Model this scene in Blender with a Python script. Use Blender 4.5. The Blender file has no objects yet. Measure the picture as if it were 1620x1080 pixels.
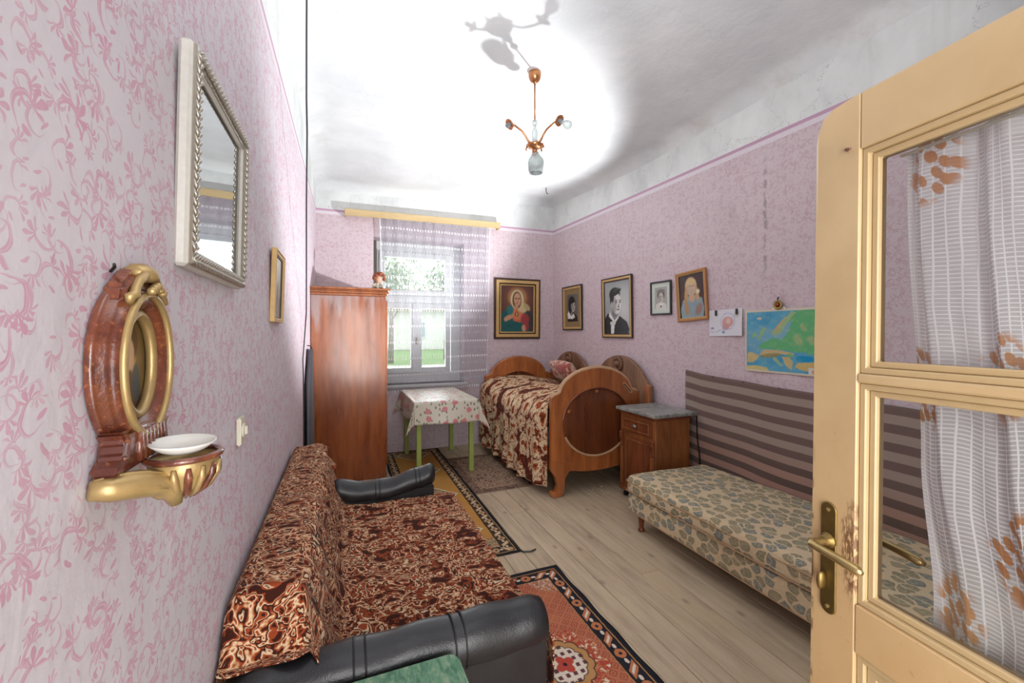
import bpy, bmesh, math, random
import numpy as np
from mathutils import Vector, Matrix
random.seed(7); rng = np.random.default_rng(7)
PI = math.pi
SC = bpy.context.scene
COL = SC.collection

# ------------------------------------------------------------------ camera, world, lights, exposure
XL, XR, YB, YN, CZ = -0.30, 2.856, 5.451, -0.42, 3.30      # room shell
cam_d = bpy.data.cameras.new('camera'); cam = bpy.data.objects.new('camera', cam_d); COL.objects.link(cam)
cam_d.sensor_width = 36.0; cam_d.sensor_fit = 'HORIZONTAL'
cam_d.lens = 660.0 / 1620.0 * 36.0
cam_d.shift_y = -13.0 / 1620.0
cam_d.clip_start = 0.02
cam.location = (0, 0, 1.5)
cam.rotation_euler = (PI / 2, 0, -math.atan(267 / 660))
SC.camera = cam

world = bpy.data.worlds.new('overcast_sky'); SC.world = world; world.use_nodes = True
wb = world.node_tree.nodes['Background']
wb.inputs['Color'].default_value = (0.93, 0.97, 1.0, 1); wb.inputs['Strength'].default_value = 3.0

def light(name, kind, loc, target, energy, color=(1, 1, 1), **kw):
    d = bpy.data.lights.new(name, kind); d.energy = energy; d.color = color
    for k, v in kw.items(): setattr(d, k, v)
    o = bpy.data.objects.new(name, d); COL.objects.link(o); o.location = loc
    o.rotation_euler = (Vector(target) - Vector(loc)).to_track_quat('-Z', 'Y').to_euler()
    return o
# photographer's flash held over the bed and pointed at the ceiling (it throws the lamp's shadow)
light('flash_light', 'SPOT', (2.30, 3.47, 1.32), (1.55, 3.77, 2.07), 310, (0.97, 0.985, 1.0),
      spot_size=math.radians(112), spot_blend=0.45, shadow_soft_size=0.035)
# daylight of the room behind the open door
light('doorway_light', 'AREA', (-0.25, -1.55, 1.5), (0.8, 2.0, 1.5), 105, (1.0, 0.965, 0.92), shape='RECTANGLE', size=2.2, size_y=2.2)
# second flash by the doorway, bounced off the ceiling above the camera
light('bounce_flash', 'SPOT', (0.05, -0.22, 1.95), (0.55, 0.95, 3.3), 255, (0.98, 0.98, 1.0), spot_size=math.radians(110), spot_blend=1.0, shadow_soft_size=0.12)
# daylight entering through the window
light('window_light', 'AREA', (0.92, YB + 0.42, 1.7), (1.1, 2.0, 0.9), 30, (0.93, 0.97, 1.0), shape='RECTANGLE', size=1.0, size_y=1.7)
vs = SC.view_settings
vs.view_transform = 'Standard'; vs.look = 'None'; vs.gamma = 1.0; vs.use_curve_mapping = False
vs.exposure = 0.3

# ------------------------------------------------------------------ colour + node helpers
def lin1(v):
    v = v / 255.0
    return v / 12.92 if v <= 0.04045 else ((v + 0.055) / 1.055) ** 2.4
def C(r, g, b): return (lin1(r), lin1(g), lin1(b), 1.0)

class V:
    """a socket with arithmetic, so patterns can be written as formulas"""
    def __init__(s, g, sock): s.g = g; s.s = sock
    def __add__(s, o): return s.g.m('ADD', s, o)
    __radd__ = __add__
    def __sub__(s, o): return s.g.m('SUBTRACT', s, o)
    def __rsub__(s, o): return s.g.m('SUBTRACT', o, s)
    def __mul__(s, o): return s.g.m('MULTIPLY', s, o)
    __rmul__ = __mul__
    def __truediv__(s, o): return s.g.m('DIVIDE', s, o)
    def __neg__(s): return s.g.m('MULTIPLY', s, -1.0)

class Mat:
    def __init__(s, name):
        s.mat = bpy.data.materials.new(name); s.mat.use_nodes = True
        s.nt = s.mat.node_tree; s.nt.nodes.clear()
        s.out = s.node('ShaderNodeOutputMaterial')
        s._c = {}
    def node(s, t): return s.nt.nodes.new(t)
    def put(s, sock, v):
        if isinstance(v, V): s.nt.links.new(v.s, sock)
        elif hasattr(v, 'is_output'): s.nt.links.new(v, sock)
        else: sock.default_value = v
    def m(s, op, a, b=None, c=None, clamp=False):
        n = s.node('ShaderNodeMath'); n.operation = op; n.use_clamp = clamp
        for i, q in enumerate((a, b, c)):
            if q is not None: s.put(n.inputs[i], q)
        return V(s, n.outputs[0])
    def sin(s, a): return s.m('SINE', a)
    def cos(s, a): return s.m('COSINE', a)
    def abs(s, a): return s.m('ABSOLUTE', a)
    def fract(s, a): return s.m('FRACT', a)
    def floor(s, a): return s.m('FLOOR', a)
    def min(s, a, b): return s.m('MINIMUM', a, b)
    def max(s, a, b): return s.m('MAXIMUM', a, b)
    def sqrt(s, a): return s.m('SQRT', a)
    def mod2(s, a): return s.m('FLOORED_MODULO', a, 2.0)
    def hyp(s, a, b): return s.sqrt(a * a + b * b)
    def inv(s, a): return s.m('SUBTRACT', 1.0, a)
    def step(s, a, lo, hi):
        n = s.node('ShaderNodeMapRange'); n.interpolation_type = 'SMOOTHSTEP'
        s.put(n.inputs['Value'], a); s.put(n.inputs['From Min'], lo); s.put(n.inputs['From Max'], hi)
        return V(s, n.outputs[0])
    def below(s, a, t, w=0.01):      # 1 where a < t
        return s.inv(s.step(a, t - w, t + w))
    def band(s, a, lo, hi, w=0.004): return s.step(a, lo - w, lo + w) * s.below(a, hi, w)
    def xyz(s, x, y=0.0, z=0.0):
        n = s.node('ShaderNodeCombineXYZ')
        for i, q in enumerate((x, y, z)): s.put(n.inputs[i], q)
        return V(s, n.outputs[0])
    def coord(s, kind='Object'):
        if kind in s._c: return s._c[kind]
        n = s.node('ShaderNodeTexCoord'); sp = s.node('ShaderNodeSeparateXYZ')
        s.nt.links.new(n.outputs[kind], sp.inputs[0])
        s._c[kind] = tuple(V(s, sp.outputs[i]) for i in range(3))
        return s._c[kind]
    def noise(s, vec, scale=5.0, detail=3.0, rough=0.55, dist=0.0, color=False):
        n = s.node('ShaderNodeTexNoise'); n.noise_dimensions = '3D'
        s.put(n.inputs['Vector'], vec); s.put(n.inputs['Scale'], scale); s.put(n.inputs['Detail'], detail)
        s.put(n.inputs['Roughness'], rough); s.put(n.inputs['Distortion'], dist)
        return V(s, n.outputs[1 if color else 0])
    def voronoi(s, vec, scale=1.0, feature='F1', rand=1.0, dim='2D'):
        n = s.node('ShaderNodeTexVoronoi'); n.voronoi_dimensions = dim; n.feature = feature
        s.put(n.inputs['Vector'], vec); s.put(n.inputs['Scale'], scale); s.put(n.inputs['Randomness'], rand)
        return n
    def sep(s, sock):
        n = s.node('ShaderNodeSeparateXYZ'); s.put(n.inputs[0], sock)
        return tuple(V(s, n.outputs[i]) for i in range(3))
    def ramp(s, fac, stops, interp='LINEAR'):
        n = s.node('ShaderNodeValToRGB'); n.color_ramp.interpolation = interp
        e = n.color_ramp.elements
        while len(e) < len(stops): e.new(0.5)
        for i, (p, c) in enumerate(stops): e[i].position = p; e[i].color = c
        s.put(n.inputs[0], fac); return V(s, n.outputs[0])
    def mix(s, fac, a, b, blend='MIX'):
        n = s.node('ShaderNodeMix'); n.data_type = 'RGBA'; n.blend_type = blend
        s.put(n.inputs[0], fac); s.put(n.inputs[6], a); s.put(n.inputs[7], b)
        return V(s, n.outputs[2])
    def vary(s, col, vec, scale, amt, detail=4.0):
        """multiply a colour by grainy 1 +- amt"""
        f = s.noise(vec, scale, detail)
        k = s.m('MULTIPLY_ADD', f, 2.0 * amt, 1.0 - amt)
        n = s.node('ShaderNodeVectorMath'); n.operation = 'SCALE'
        s.put(n.inputs[0], col if isinstance(col, V) else col[:3]); s.put(n.inputs['Scale'], k)
        return V(s, n.outputs[0])
    def bump(s, h, strength=0.3, dist=0.01):
        n = s.node('ShaderNodeBump'); s.put(n.inputs['Height'], h)
        n.inputs['Strength'].default_value = strength; n.inputs['Distance'].default_value = dist
        return V(s, n.outputs[0])
    def done(s, col, rough=0.6, metal=0.0, normal=None, coat=0.0, alpha=None, spec=0.5, trans=0.0, sheen=0.0, lucent=0.0):
        p = s.node('ShaderNodeBsdfPrincipled')
        s.put(p.inputs['Base Color'], col); s.put(p.inputs['Roughness'], rough); s.put(p.inputs['Metallic'], metal)
        if normal is not None: s.put(p.inputs['Normal'], normal)
        if coat: p.inputs['Coat Weight'].default_value = coat; p.inputs['Coat Roughness'].default_value = 0.12
        if sheen: p.inputs['Sheen Weight'].default_value = sheen
        s.put(p.inputs['Specular IOR Level'], spec)
        if trans: p.inputs['Transmission Weight'].default_value = trans
        if alpha is not None:
            t = s.node('ShaderNodeBsdfTransparent'); mx = s.node('ShaderNodeMixShader')
            src = p.outputs[0]
            if lucent:
                tl = s.node('ShaderNodeBsdfTranslucent'); s.put(tl.inputs['Color'], col); m2 = s.node('ShaderNodeMixShader'); m2.inputs[0].default_value = lucent
                s.nt.links.new(p.outputs[0], m2.inputs[1]); s.nt.links.new(tl.outputs[0], m2.inputs[2]); src = m2.outputs[0]
            s.put(mx.inputs[0], alpha); s.nt.links.new(t.outputs[0], mx.inputs[1]); s.nt.links.new(src, mx.inputs[2])
            s.nt.links.new(mx.outputs[0], s.out.inputs[0])
        else: s.nt.links.new(p.outputs[0], s.out.inputs[0])
        return s.mat

MATS = {}
def plain(name, col, rough=0.6, metal=0.0, amt=0.08, scale=30, bump=0.0, coat=0.0, spec=0.5):
    if name in MATS: return MATS[name]
    g = Mat(name); p = g.xyz(*g.coord())
    c = g.vary(col, p, scale, amt)
    nrm = g.bump(g.noise(p, scale * 1.5, 4), bump, 0.004) if bump else None
    MATS[name] = g.done(c, rough, metal, nrm, coat, spec=spec); return MATS[name]

def wood(name, dark, light_, axis='z', scale=1.0, rough=0.35, coat=0.3, worn=None):
    if name in MATS: return MATS[name]
    g = Mat(name); x, y, z = g.coord()
    k = {'x': (0.12, 1, 1), 'y': (1, 0.12, 1), 'z': (1, 1, 0.12)}[axis]
    p = g.xyz(x * k[0], y * k[1], z * k[2])
    n1 = g.noise(p, 9 * scale, 5, 0.6, 1.2); n2 = g.noise(p, 55 * scale, 3, 0.6)
    f = n1 * 0.75 + n2 * 0.3
    c = g.ramp(f, [(0.34, dark), (0.7, light_)])
    r = g.m('MULTIPLY_ADD', g.noise(p, 14, 3), 0.25, rough - 0.12)
    MATS[name] = g.done(c, r, 0, g.bump(n2, 0.08, 0.002), coat); return MATS[name]

def glass_mat(name, tint=(0.95, 0.97, 0.97, 1), ior=1.45):
    if name in MATS: return MATS[name]
    g = Mat(name)
    t = g.node('ShaderNodeBsdfTransparent'); t.inputs[0].default_value = tint
    gl = g.node('ShaderNodeBsdfGlossy'); gl.inputs['Roughness'].default_value = 0.02
    lw = g.node('ShaderNodeFresnel'); lw.inputs[0].default_value = ior
    mx = g.node('ShaderNodeMixShader')
    g.nt.links.new(lw.outputs[0], mx.inputs[0]); g.nt.links.new(t.outputs[0], mx.inputs[1]); g.nt.links.new(gl.outputs[0], mx.inputs[2])
    g.nt.links.new(mx.outputs[0], g.out.inputs[0]); MATS[name] = g.mat; return g.mat

# ------------------------------------------------------------------ object + mesh helpers
def tag(o, label=None, cat=None, group=None, kind=None):
    if label: o['label'] = label
    if cat: o['category'] = cat
    if group: o['group'] = group
    if kind: o['kind'] = kind
    return o
def thing(name, label, cat, loc=(0, 0, 0), rot=(0, 0, 0), group=None, kind=None):
    o = bpy.data.objects.new(name, None); COL.objects.link(o); o.empty_display_size = 0.05
    o.location = loc; o.rotation_euler = rot
    return tag(o, label, cat, group, kind)
def copy_tree(o, parent=None):
    c = o.copy(); COL.objects.link(c); c.parent = parent
    for ch in list(o.children): copy_tree(ch, c)
    return c

class MB:
    def __init__(s): s.v = []; s.f = []; s.uv = {}; s.col = None
    def add(s, vs, fs):
        b = len(s.v); s.v += [tuple(p) for p in vs]; s.f += [tuple(i + b for i in f) for f in fs]; return b
    def box(s, x0, x1, y0, y1, z0, z1):
        s.add([(x0, y0, z0), (x1, y0, z0), (x1, y1, z0), (x0, y1, z0), (x0, y0, z1), (x1, y0, z1), (x1, y1, z1), (x0, y1, z1)],
              [(0, 3, 2, 1), (4, 5, 6, 7), (0, 1, 5, 4), (1, 2, 6, 5), (2, 3, 7, 6), (3, 0, 4, 7)]); return s
    def cbox(s, c, d): return s.box(c[0] - d[0] / 2, c[0] + d[0] / 2, c[1] - d[1] / 2, c[1] + d[1] / 2, c[2] - d[2] / 2, c[2] + d[2] / 2)
    def prism(s, poly, a, b, plane='xz'):
        """extrude a polygon: plane xz extrudes along y, yz along x, xy along z"""
        def P(p, t):
            return {'xz': (p[0], t, p[1]), 'yz': (t, p[0], p[1]), 'xy': (p[0], p[1], t)}[plane]
        n = len(poly); vs = [P(p, a) for p in poly] + [P(p, b) for p in poly]
        fs = [tuple(range(n)), tuple(reversed(range(n, 2 * n)))] + [(i, i + n, (i + 1) % n + n, (i + 1) % n) for i in range(n)]
        s.add(vs, fs); return s
    def ring(s, inner, outer, a, b, plane='xz'):
        """extruded band between two closed loops of equal length"""
        def P(p, t):
            return {'xz': (p[0], t, p[1]), 'yz': (t, p[0], p[1]), 'xy': (p[0], p[1], t)}[plane]
        n = len(inner)
        vs = [P(p, a) for p in inner] + [P(p, a) for p in outer] + [P(p, b) for p in inner] + [P(p, b) for p in outer]
        fs = []
        for i in range(n):
            j = (i + 1) % n
            fs += [(i, j, n + j, n + i), (2 * n + j, 2 * n + i, 3 * n + i, 3 * n + j), (j, i, 2 * n + i, 2 * n + j), (n + i, n + j, 3 * n + j, 3 * n + i)]
        s.add(vs, fs); return s
    def tube(s, path, r, seg=8, closed=False, cap=True):
        path = [Vector(p) for p in path]; n = len(path)
        rr = r if isinstance(r, (list, tuple)) else [r] * n
        rings = []; prev = None
        for i, p in enumerate(path):
            a = path[(i - 1) % n] if (closed or i) else p
            b = path[(i + 1) % n] if (closed or i < n - 1) else p
            t = (b - a).normalized()
            if prev is None:
                u = t.orthogonal().normalized()
            else:
                u = (prev - t * prev.dot(t)); u = u.normalized() if u.length > 1e-6 else t.orthogonal().normalized()
            prev = u; w = t.cross(u)
            rings.append([p + (u * math.cos(q) + w * math.sin(q)) * rr[i] for q in [2 * PI * k / seg for k in range(seg)]])
        vs = [q for r_ in rings for q in r_]; fs = []
        for i in range(n if closed else n - 1):
            j = (i + 1) % n
            for k in range(seg): fs.append((i * seg + k, i * seg + (k + 1) % seg, j * seg + (k + 1) % seg, j * seg + k))
        if cap and not closed: fs += [tuple(reversed(range(seg))), tuple(range((n - 1) * seg, n * seg))]
        s.add(vs, fs); return s
    def lathe(s, prof, c=(0, 0, 0), axis=(0, 0, 1), seg=20, sx=1.0, sy=1.0):
        ax = Vector(axis).normalized()
        q = Vector((0, 0, 1)).rotation_difference(ax)
        vs = []; fs = []; n = len(prof)
        for (r, h) in prof:
            for k in range(seg):
                a = 2 * PI * k / seg
                vs.append(q @ Vector((r * math.cos(a) * sx, r * math.sin(a) * sy, h)) + Vector(c))
        for i in range(n - 1):
            for k in range(seg): fs.append((i * seg + k, i * seg + (k + 1) % seg, (i + 1) * seg + (k + 1) % seg, (i + 1) * seg + k))
        fs += [tuple(reversed(range(seg))), tuple(range((n - 1) * seg, n * seg))]
        s.add(vs, fs); return s
    def grid(s, nu, nv, fn, uvfn=None, thick=None):
        b = len(s.v); vs = []
        for j in range(nv + 1):
            for i in range(nu + 1):
                vs.append(fn(i / nu, j / nv))
                if uvfn: s.uv[b + len(vs) - 1] = uvfn(i / nu, j / nv)
        W = nu + 1
        fs = [(j * W + i, j * W + i + 1, (j + 1) * W + i + 1, (j + 1) * W + i) for j in range(nv) for i in range(nu)]
        s.add(vs, fs); return s
    def build(s, name, mat, parent=None, smooth=False, bevel=0.0, local=False, solid=0.0, angle=None, segs=1):
        me = bpy.data.meshes.new(name)
        vs = s.v
        if parent is not None and not local:
            o = Vector(parent.location); q = parent.parent
            while q is not None: o = o + q.location; q = q.parent
            vs = [(p[0] - o[0], p[1] - o[1], p[2] - o[2]) for p in vs]
        me.from_pydata(vs, [], s.f)
        if s.uv:
            ul = me.uv_layers.new(name='UVMap')
            for l in me.loops: ul.data[l.index].uv = s.uv.get(l.vertex_index, (0, 0))
        if s.col is not None:
            ca = me.color_attributes.new('Col', 'FLOAT_COLOR', 'POINT'); ca.data.foreach_set('color', s.col.astype(np.float32).ravel())
        bm = bmesh.new(); bm.from_mesh(me)
        if not s.uv and s.col is None: bmesh.ops.recalc_face_normals(bm, faces=bm.faces)
        if bevel:
            es = [e for e in bm.edges if len(e.link_faces) == 2 and e.calc_face_angle(0) > 0.6]
            bmesh.ops.bevel(bm, geom=es, offset=bevel, segments=segs, affect='EDGES', clamp_overlap=True)
        bm.to_mesh(me); bm.free()
        me.materials.append(mat)
        if smooth: me.polygons.foreach_set('use_smooth', [True] * len(me.polygons))
        o = bpy.data.objects.new(name, me); COL.objects.link(o)
        if parent is not None:
            o.parent = parent
        if smooth and angle:
            me.set_sharp_from_angle(angle=angle)
        if solid:
            md = o.modifiers.new('thickness', 'SOLIDIFY'); md.thickness = solid; md.offset = -1
        return o

def ellipse(cx, cz, rx, rz, n=48, a0=0.0): return [(cx + rx * math.cos(a0 + 2 * PI * k / n), cz + rz * math.sin(a0 + 2 * PI * k / n)) for k in range(n)]
def sm(a, b, x):
    t = min(1, max(0, (x - a) / (b - a))); return t * t * (3 - 2 * t)
_wt = rng.uniform(0, 6.28, (12, 3))
def wob(x, y, f=1.0, k=0):
    """cheap smooth noise about -1..1"""
    s = 0
    for i in range(4):
        a = _wt[(i + k) % 12]
        s += math.sin(f * (1.0 + 0.73 * i) * (x * math.cos(a[0]) + y * math.sin(a[0])) + a[1]) / (1 + 0.5 * i)
    return s / 2.2

# ------------------------------------------------------------------ wall paint: rolled pink scroll pattern, white plaster above
def scrolls(g, u, v, scale, sx, sy):
    vec = g.xyz(u * scale + sx, v * scale + sy, 0.0)
    n = g.voronoi(vec, 1.0, 'F1', 0.8)
    px, py, _ = g.sep(vec); cx, cy, _ = g.sep(n.outputs['Position']); r1, r2, r3 = g.sep(n.outputs['Color'])
    lx = px - cx; ly = py - cy
    a = r1 * 6.283; ca = g.cos(a); sa = g.sin(a)
    x = lx * ca + ly * sa; y = ly * ca - lx * sa
    # C scroll
    r = g.hyp(x + 0.05, y); th = g.m('ARCTAN2', y, x + 0.05); at = g.abs(th)
    w = g.max(g.m('MULTIPLY_ADD', at, -0.024, 0.056), 0.0)
    R = g.m('MULTIPLY_ADD', th, 0.055, 0.25)
    m1 = g.below(g.abs(r - R) - w, 0.0, 0.012) * g.below(at, 2.3, 0.15)
    # light line inside the stroke
    core = g.below(g.abs(r - R - 0.01), 0.012, 0.006)
    # feathered leaf fan
    x2 = x - 0.02; y2 = y + 0.12
    q = g.hyp(x2, y2); t2 = g.m('ARCTAN2', x2, -y2)
    lob = g.m('MULTIPLY_ADD', g.abs(g.sin(t2 * 4.2)), 0.20, 0.10) + r2 * 0.10
    m2 = g.below(q - lob, 0.0, 0.012) * g.step(g.abs(g.sin(t2 * 4.2)), .42, .58) * g.below(g.abs(t2), 1.15, 0.1) * g.step(q, 0.035, 0.06)
    # second little leaf
    x3 = x + 0.30; y3 = y - 0.14
    m3 = g.below(g.hyp(x3 * 0.75 + y3 * 0.6, (y3 * 0.75 - x3 * 0.6) * 2.8), 0.12, 0.02)
    m = g.max(g.max(m1 * g.m('MULTIPLY_ADD', core, -0.45, 1.0), m2), m3)
    return m * g.step(r3, .22, .24)

def wall_material(name, side, base, ink, line):
    g = Mat(name); x, y, z = g.coord()
    u = y if side in ('left', 'right') else x
    p = g.xyz(x, y, z)
    dn = g.noise(p, 9.0, 3, 0.6, 0, True); d1, d2, _ = g.sep(dn)
    uu = u + d1 * 0.05; vv = z + d2 * 0.05
    a = scrolls(g, uu, vv, 13.5, 3.1, 1.7); b = scrolls(g, uu, vv, 18.0, 17.3, 9.2); c = scrolls(g, uu, vv, 22.0, 31.3, 4.4)
    m = g.max(g.max(a, b * 0.9), c * 0.8)
    fade = g.m('MULTIPLY_ADD', g.noise(p, 3.5, 4), 0.9, 0.28, True)
    m = m * fade * 0.9
    col = g.mix(m, base, ink)
    col = g.vary(col, p, 2.2, 0.06); col = g.vary(col, p, 60, 0.035)
    # grubby marks
    dirt = g.step(g.noise(g.xyz(x * 1.3, y * 1.3, z * 0.55), 2.3, 6, 0.65), 0.6, 0.82)
    col = g.mix(dirt * 0.35, col, C(150, 140, 142))
    if side == 'right':                     # old seam in the plaster, grey with soot
        q_ = g.abs(y - 2.13 + (g.noise(g.xyz(0.0, 0.0, z), 6, 3) - .5) * .05)
        col = g.mix(g.below(q_, .012, .010) * g.band(z, 1.95, 2.75, .15) * g.step(g.noise(p, 14, 3), .40, .55) * .6, col, C(120, 112, 114))
    # plaster band above the painted line
    zl = line(g, x, y)
    h = z - zl
    pl = g.ramp(g.noise(g.xyz(x, y, z * 0.6), 2.6, 7, 0.62), [(0.34, C(196, 200, 199)), (0.5, C(214, 217, 216)), (0.66, C(224, 227, 226))])
    run = g.step(g.noise(g.xyz(u * 2.2, 0.0, z * 0.16), 2.6, 5, 0.6), 0.58, 0.72)
    pl = g.mix(run * 0.22, pl, C(164, 162, 152))
    crk = g.voronoi(g.xyz(u + d1 * 0.3, z + d2 * 0.3, 0.0), 1.9, 'DISTANCE_TO_EDGE')
    pl = g.mix(g.below(V(g, crk.outputs['Distance']), 0.004, 0.003) * 0.4, pl, C(120, 120, 116))
    band = g.mix(g.band(h, 0.0, 0.026, 0.003), g.mix(g.noise(p, 40, 2), C(206, 196, 203), C(222, 214, 219)), C(186, 150, 172))
    col = g.mix(g.step(h, -0.038, -0.034), col, band)
    col = g.mix(g.step(h, 0.024, 0.028), col, pl)
    nrm = g.bump(g.noise(p, 7, 5) + g.noise(p, 45, 3) * 0.25 + m * 0.03, 0.35, 0.012)
    return g.done(col, 0.62, 0, nrm, spec=0.35)

ink = C(196, 132, 157)
M_wl = wall_material('painted_wall_left', 'left', C(204, 198, 204), ink, lambda g, x, y: y * 0.0445 + 2.71)
M_wr = wall_material('painted_wall_right', 'right', C(201, 186, 191), C(180, 148, 158), lambda g, x, y: y * 0.0187 + 2.873)
M_wb = wall_material('painted_wall_back', 'back', C(201, 186, 191), C(180, 148, 158), lambda g, x, y: x * 0.0043 + 2.963)

g = Mat('ceiling_plaster'); x, y, z = g.coord(); p = g.xyz(x, y, z)
col = g.ramp(g.noise(p, 1.6, 6, 0.6), [(0.3, C(203, 208, 210)), (0.7, C(226, 229, 230))])
d1, d2, _ = g.sep(g.noise(p, 4, 3, 0.6, 0, True))
crk = g.voronoi(g.xyz(x + d1 * 0.5, y + d2 * 0.5, 0.0), 0.85, 'DISTANCE_TO_EDGE')
col = g.mix(g.below(V(g, crk.outputs['Distance']), 0.0025, 0.0025) * 0.14, col, C(140, 140, 138))
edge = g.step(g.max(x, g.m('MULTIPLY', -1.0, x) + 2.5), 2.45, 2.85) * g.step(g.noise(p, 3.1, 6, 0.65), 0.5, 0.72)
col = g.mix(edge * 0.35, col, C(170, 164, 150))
M_ceil = g.done(col, 0.8, 0, g.bump(g.noise(p, 5, 5), 0.35, 0.02), spec=0.2)

# ------------------------------------------------------------------ room shell
def struct(o): o['kind'] = 'structure'; return o
WT = 0.16
struct(MB().box(XL - WT, XL, YN - WT, YB + WT, -0.1, 3.6).build('wall_left', M_wl))
struct(MB().box(XR, XR + WT, YN - WT, YB + WT, -0.1, 3.6).build('wall_right', M_wr))
# window recess in the back wall
WX0, WX1, WZ0, WZ1, WD = 0.35, 1.51, 0.845, 2.70, 0.42
mb = MB()
mb.box(XL, WX0, YB, YB + WD, -0.1, 3.6); mb.box(WX1, XR, YB, YB + WD, -0.1, 3.6)
mb.box(WX0, WX1, YB, YB + WD, -0.1, WZ0); mb.box(WX0, WX1, YB, YB + WD, WZ1, 3.6)
struct(mb.build('wall_back', M_wb))
# near wall with the doorway the camera stands in
DX0, DX1, DZ1 = -0.22, 0.80, 2.02
mb = MB()
mb.box(XL, DX0, YN - WT, YN, -0.1, 3.6); mb.box(DX1, XR, YN - WT, YN, -0.1, 3.6); mb.box(DX0, DX1, YN - WT, YN, DZ1, 3.6)
struct(mb.build('wall_near', M_wb))
# slightly sagging ceiling with a rounded edge
def ceil_z(x, y):
    z = CZ + 0.11 * sm(0.3, XR, x) * sm(3.3, YB, y) + 0.012 * wob(x, y, 1.7)
    d = min(x - XL, XR - x, YB - y)
    return z - 0.075 * max(0, 1 - d / 0.17) ** 2
def cg(u, v):
    t = 0.5 - 0.5 * math.cos(PI * u); s_ = 0.5 - 0.5 * math.cos(PI * v)
    X = XL - 0.02 + (XR - XL + 0.04) * t; Y = YN - 0.05 + (YB - YN + 0.07) * s_
    return (X, Y, ceil_z(X, Y))
mb = MB(); mb.grid(60, 90, cg); b = len(mb.v)
mb.add([(XL - .1, YN - .1, 3.7), (XR + .1, YN - .1, 3.7), (XR + .1, YB + .1, 3.7), (XL - .1, YB + .1, 3.7)], [(0, 1, 2, 3)])
struct(mb.build('ceiling', M_ceil, smooth=True, angle=0.9))

# floor of worn boards
g = Mat('worn_floorboard'); x, y, z = g.coord(); p = g.xyz(x, y, z)
oi = g.node('ShaderNodeObjectInfo'); rnd = V(g, oi.outputs['Random'])
pg = g.xyz(x * 1.0 + rnd * 37.0, y * 0.07, rnd * 11.0)
f = g.noise(pg, 26, 5, 0.6, 0.6) * 0.55 + g.noise(g.xyz(x + rnd * 9.0, y * 0.35, 0.0), 4.5, 5, 0.6) * 0.5
col = g.ramp(f, [(0.33, C(152, 133, 111)), (0.5, C(178, 159, 134)), (0.68, C(196, 178, 150))])
col = g.mix(g.step(g.noise(g.xyz(x, y * 0.4, rnd * 3.0), 2.1, 4), 0.48, 0.7) * 0.55, col, C(186, 165, 132))
k = V(g, g.voronoi(g.xyz(x * 1.0 + rnd * 5.0, y * 0.55, 0.0), 3.1, 'F1').outputs['Distance'])
col = g.mix(g.below(k, 0.04, 0.03) * 0.5, col, C(112, 92, 78))
scr = g.step(g.noise(g.xyz(x * 3.0, y * 0.25, 2.0), 30, 2), 0.66, 0.72)
col = g.mix(scr * 0.35, col, C(205, 195, 180))
col = g.vary(col, p, 120, 0.08)
M_floor = g.done(col, 0.62, 0, g.bump(g.noise(pg, 60, 3), 0.25, 0.003), spec=0.3)
M_sub = plain('dark_subfloor', C(45, 38, 32), 0.9)
floor = struct(MB().box(XL - .1, XR + .1, YN - .3, YB + .1, -0.12, -0.03).build('floor', M_sub))
xs = [1.72 + 0.1435 * i for i in range(-15, 9)]
xs = [max(XL, min(XR, q)) for q in xs]
for i in range(len(xs) - 1):
    if xs[i + 1] - xs[i] < 0.02: continue
    cuts = [YN - 0.2] + ([[1.0 + 0.37 * ((i * 5) % 9)]] [0] if i % 3 == 0 else []) + [YB]
    for a, b_ in zip(cuts[:-1], cuts[1:]):
        dz = random.uniform(-0.0015, 0.0)
        MB().box(xs[i] + 0.0016, xs[i + 1] - 0.0016, a + .0012, b_ - .0012, -0.03, dz).build('plank', M_floor, floor, bevel=0.0018)

# ------------------------------------------------------------------ window with double casement
M_white = plain('white_window_paint', C(214, 216, 214), 0.45, amt=0.05)
M_pane = glass_mat('window_glass')
win = thing('window_1', None, None, (0.9, YB, WZ0), kind='structure')
WY = YB + 0.22
def frame_box(mb, x0, x1, z0, z1, w, y0, y1):
    mb.box(x0, x0 + w, y0, y1, z0, z1); mb.box(x1 - w, x1, y0, y1, z0, z1)
    mb.box(x0 + w, x1 - w, y0, y1, z0, z0 + w); mb.box(x0 + w, x1 - w, y0, y1, z1 - w, z1); return mb
mb = frame_box(MB(), WX0, WX1, WZ0, WZ1, 0.13, WY, WY + 0.07); mb.box(WX0 + .13, WX1 - .13, WY, WY + .07, 1.90, 2.00); mb.build('window_frame', M_white, win, bevel=0.004)
for (x0, x1, z0, z1) in ((0.43, 0.905, 0.975, 1.90), (0.905, 1.37, 0.975, 1.90), (0.43, 1.37, 2.0, 2.57)):
    sash = frame_box(MB(), x0 + .002, x1 - .002, z0, z1, 0.068, WY - 0.03, WY + 0.02).build('sash', M_white, win, bevel=0.004)
    MB().box(x0 + .06, x1 - .06, WY - .008, WY - .004, z0 + .06, z1 - .06).build('pane', M_pane, sash)
MB().box(0.855, 0.955, WY - 0.045, WY - 0.03, 0.98, 1.90).build('meeting_cover', M_white, win, bevel=0.004)
MB().cbox((0.905, WY - 0.06, 1.40), (0.02, 0.03, 0.09)).build('window_handle', plain('dull_brass', C(140, 116, 70), 0.35, 0.9), win, bevel=0.004)
MB().box(WX0 - 0.04, WX1 + 0.04, YB - 0.05, WY, WZ0 - 0.035, WZ0).build('window_sill', M_white, win, bevel=0.006)

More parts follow.
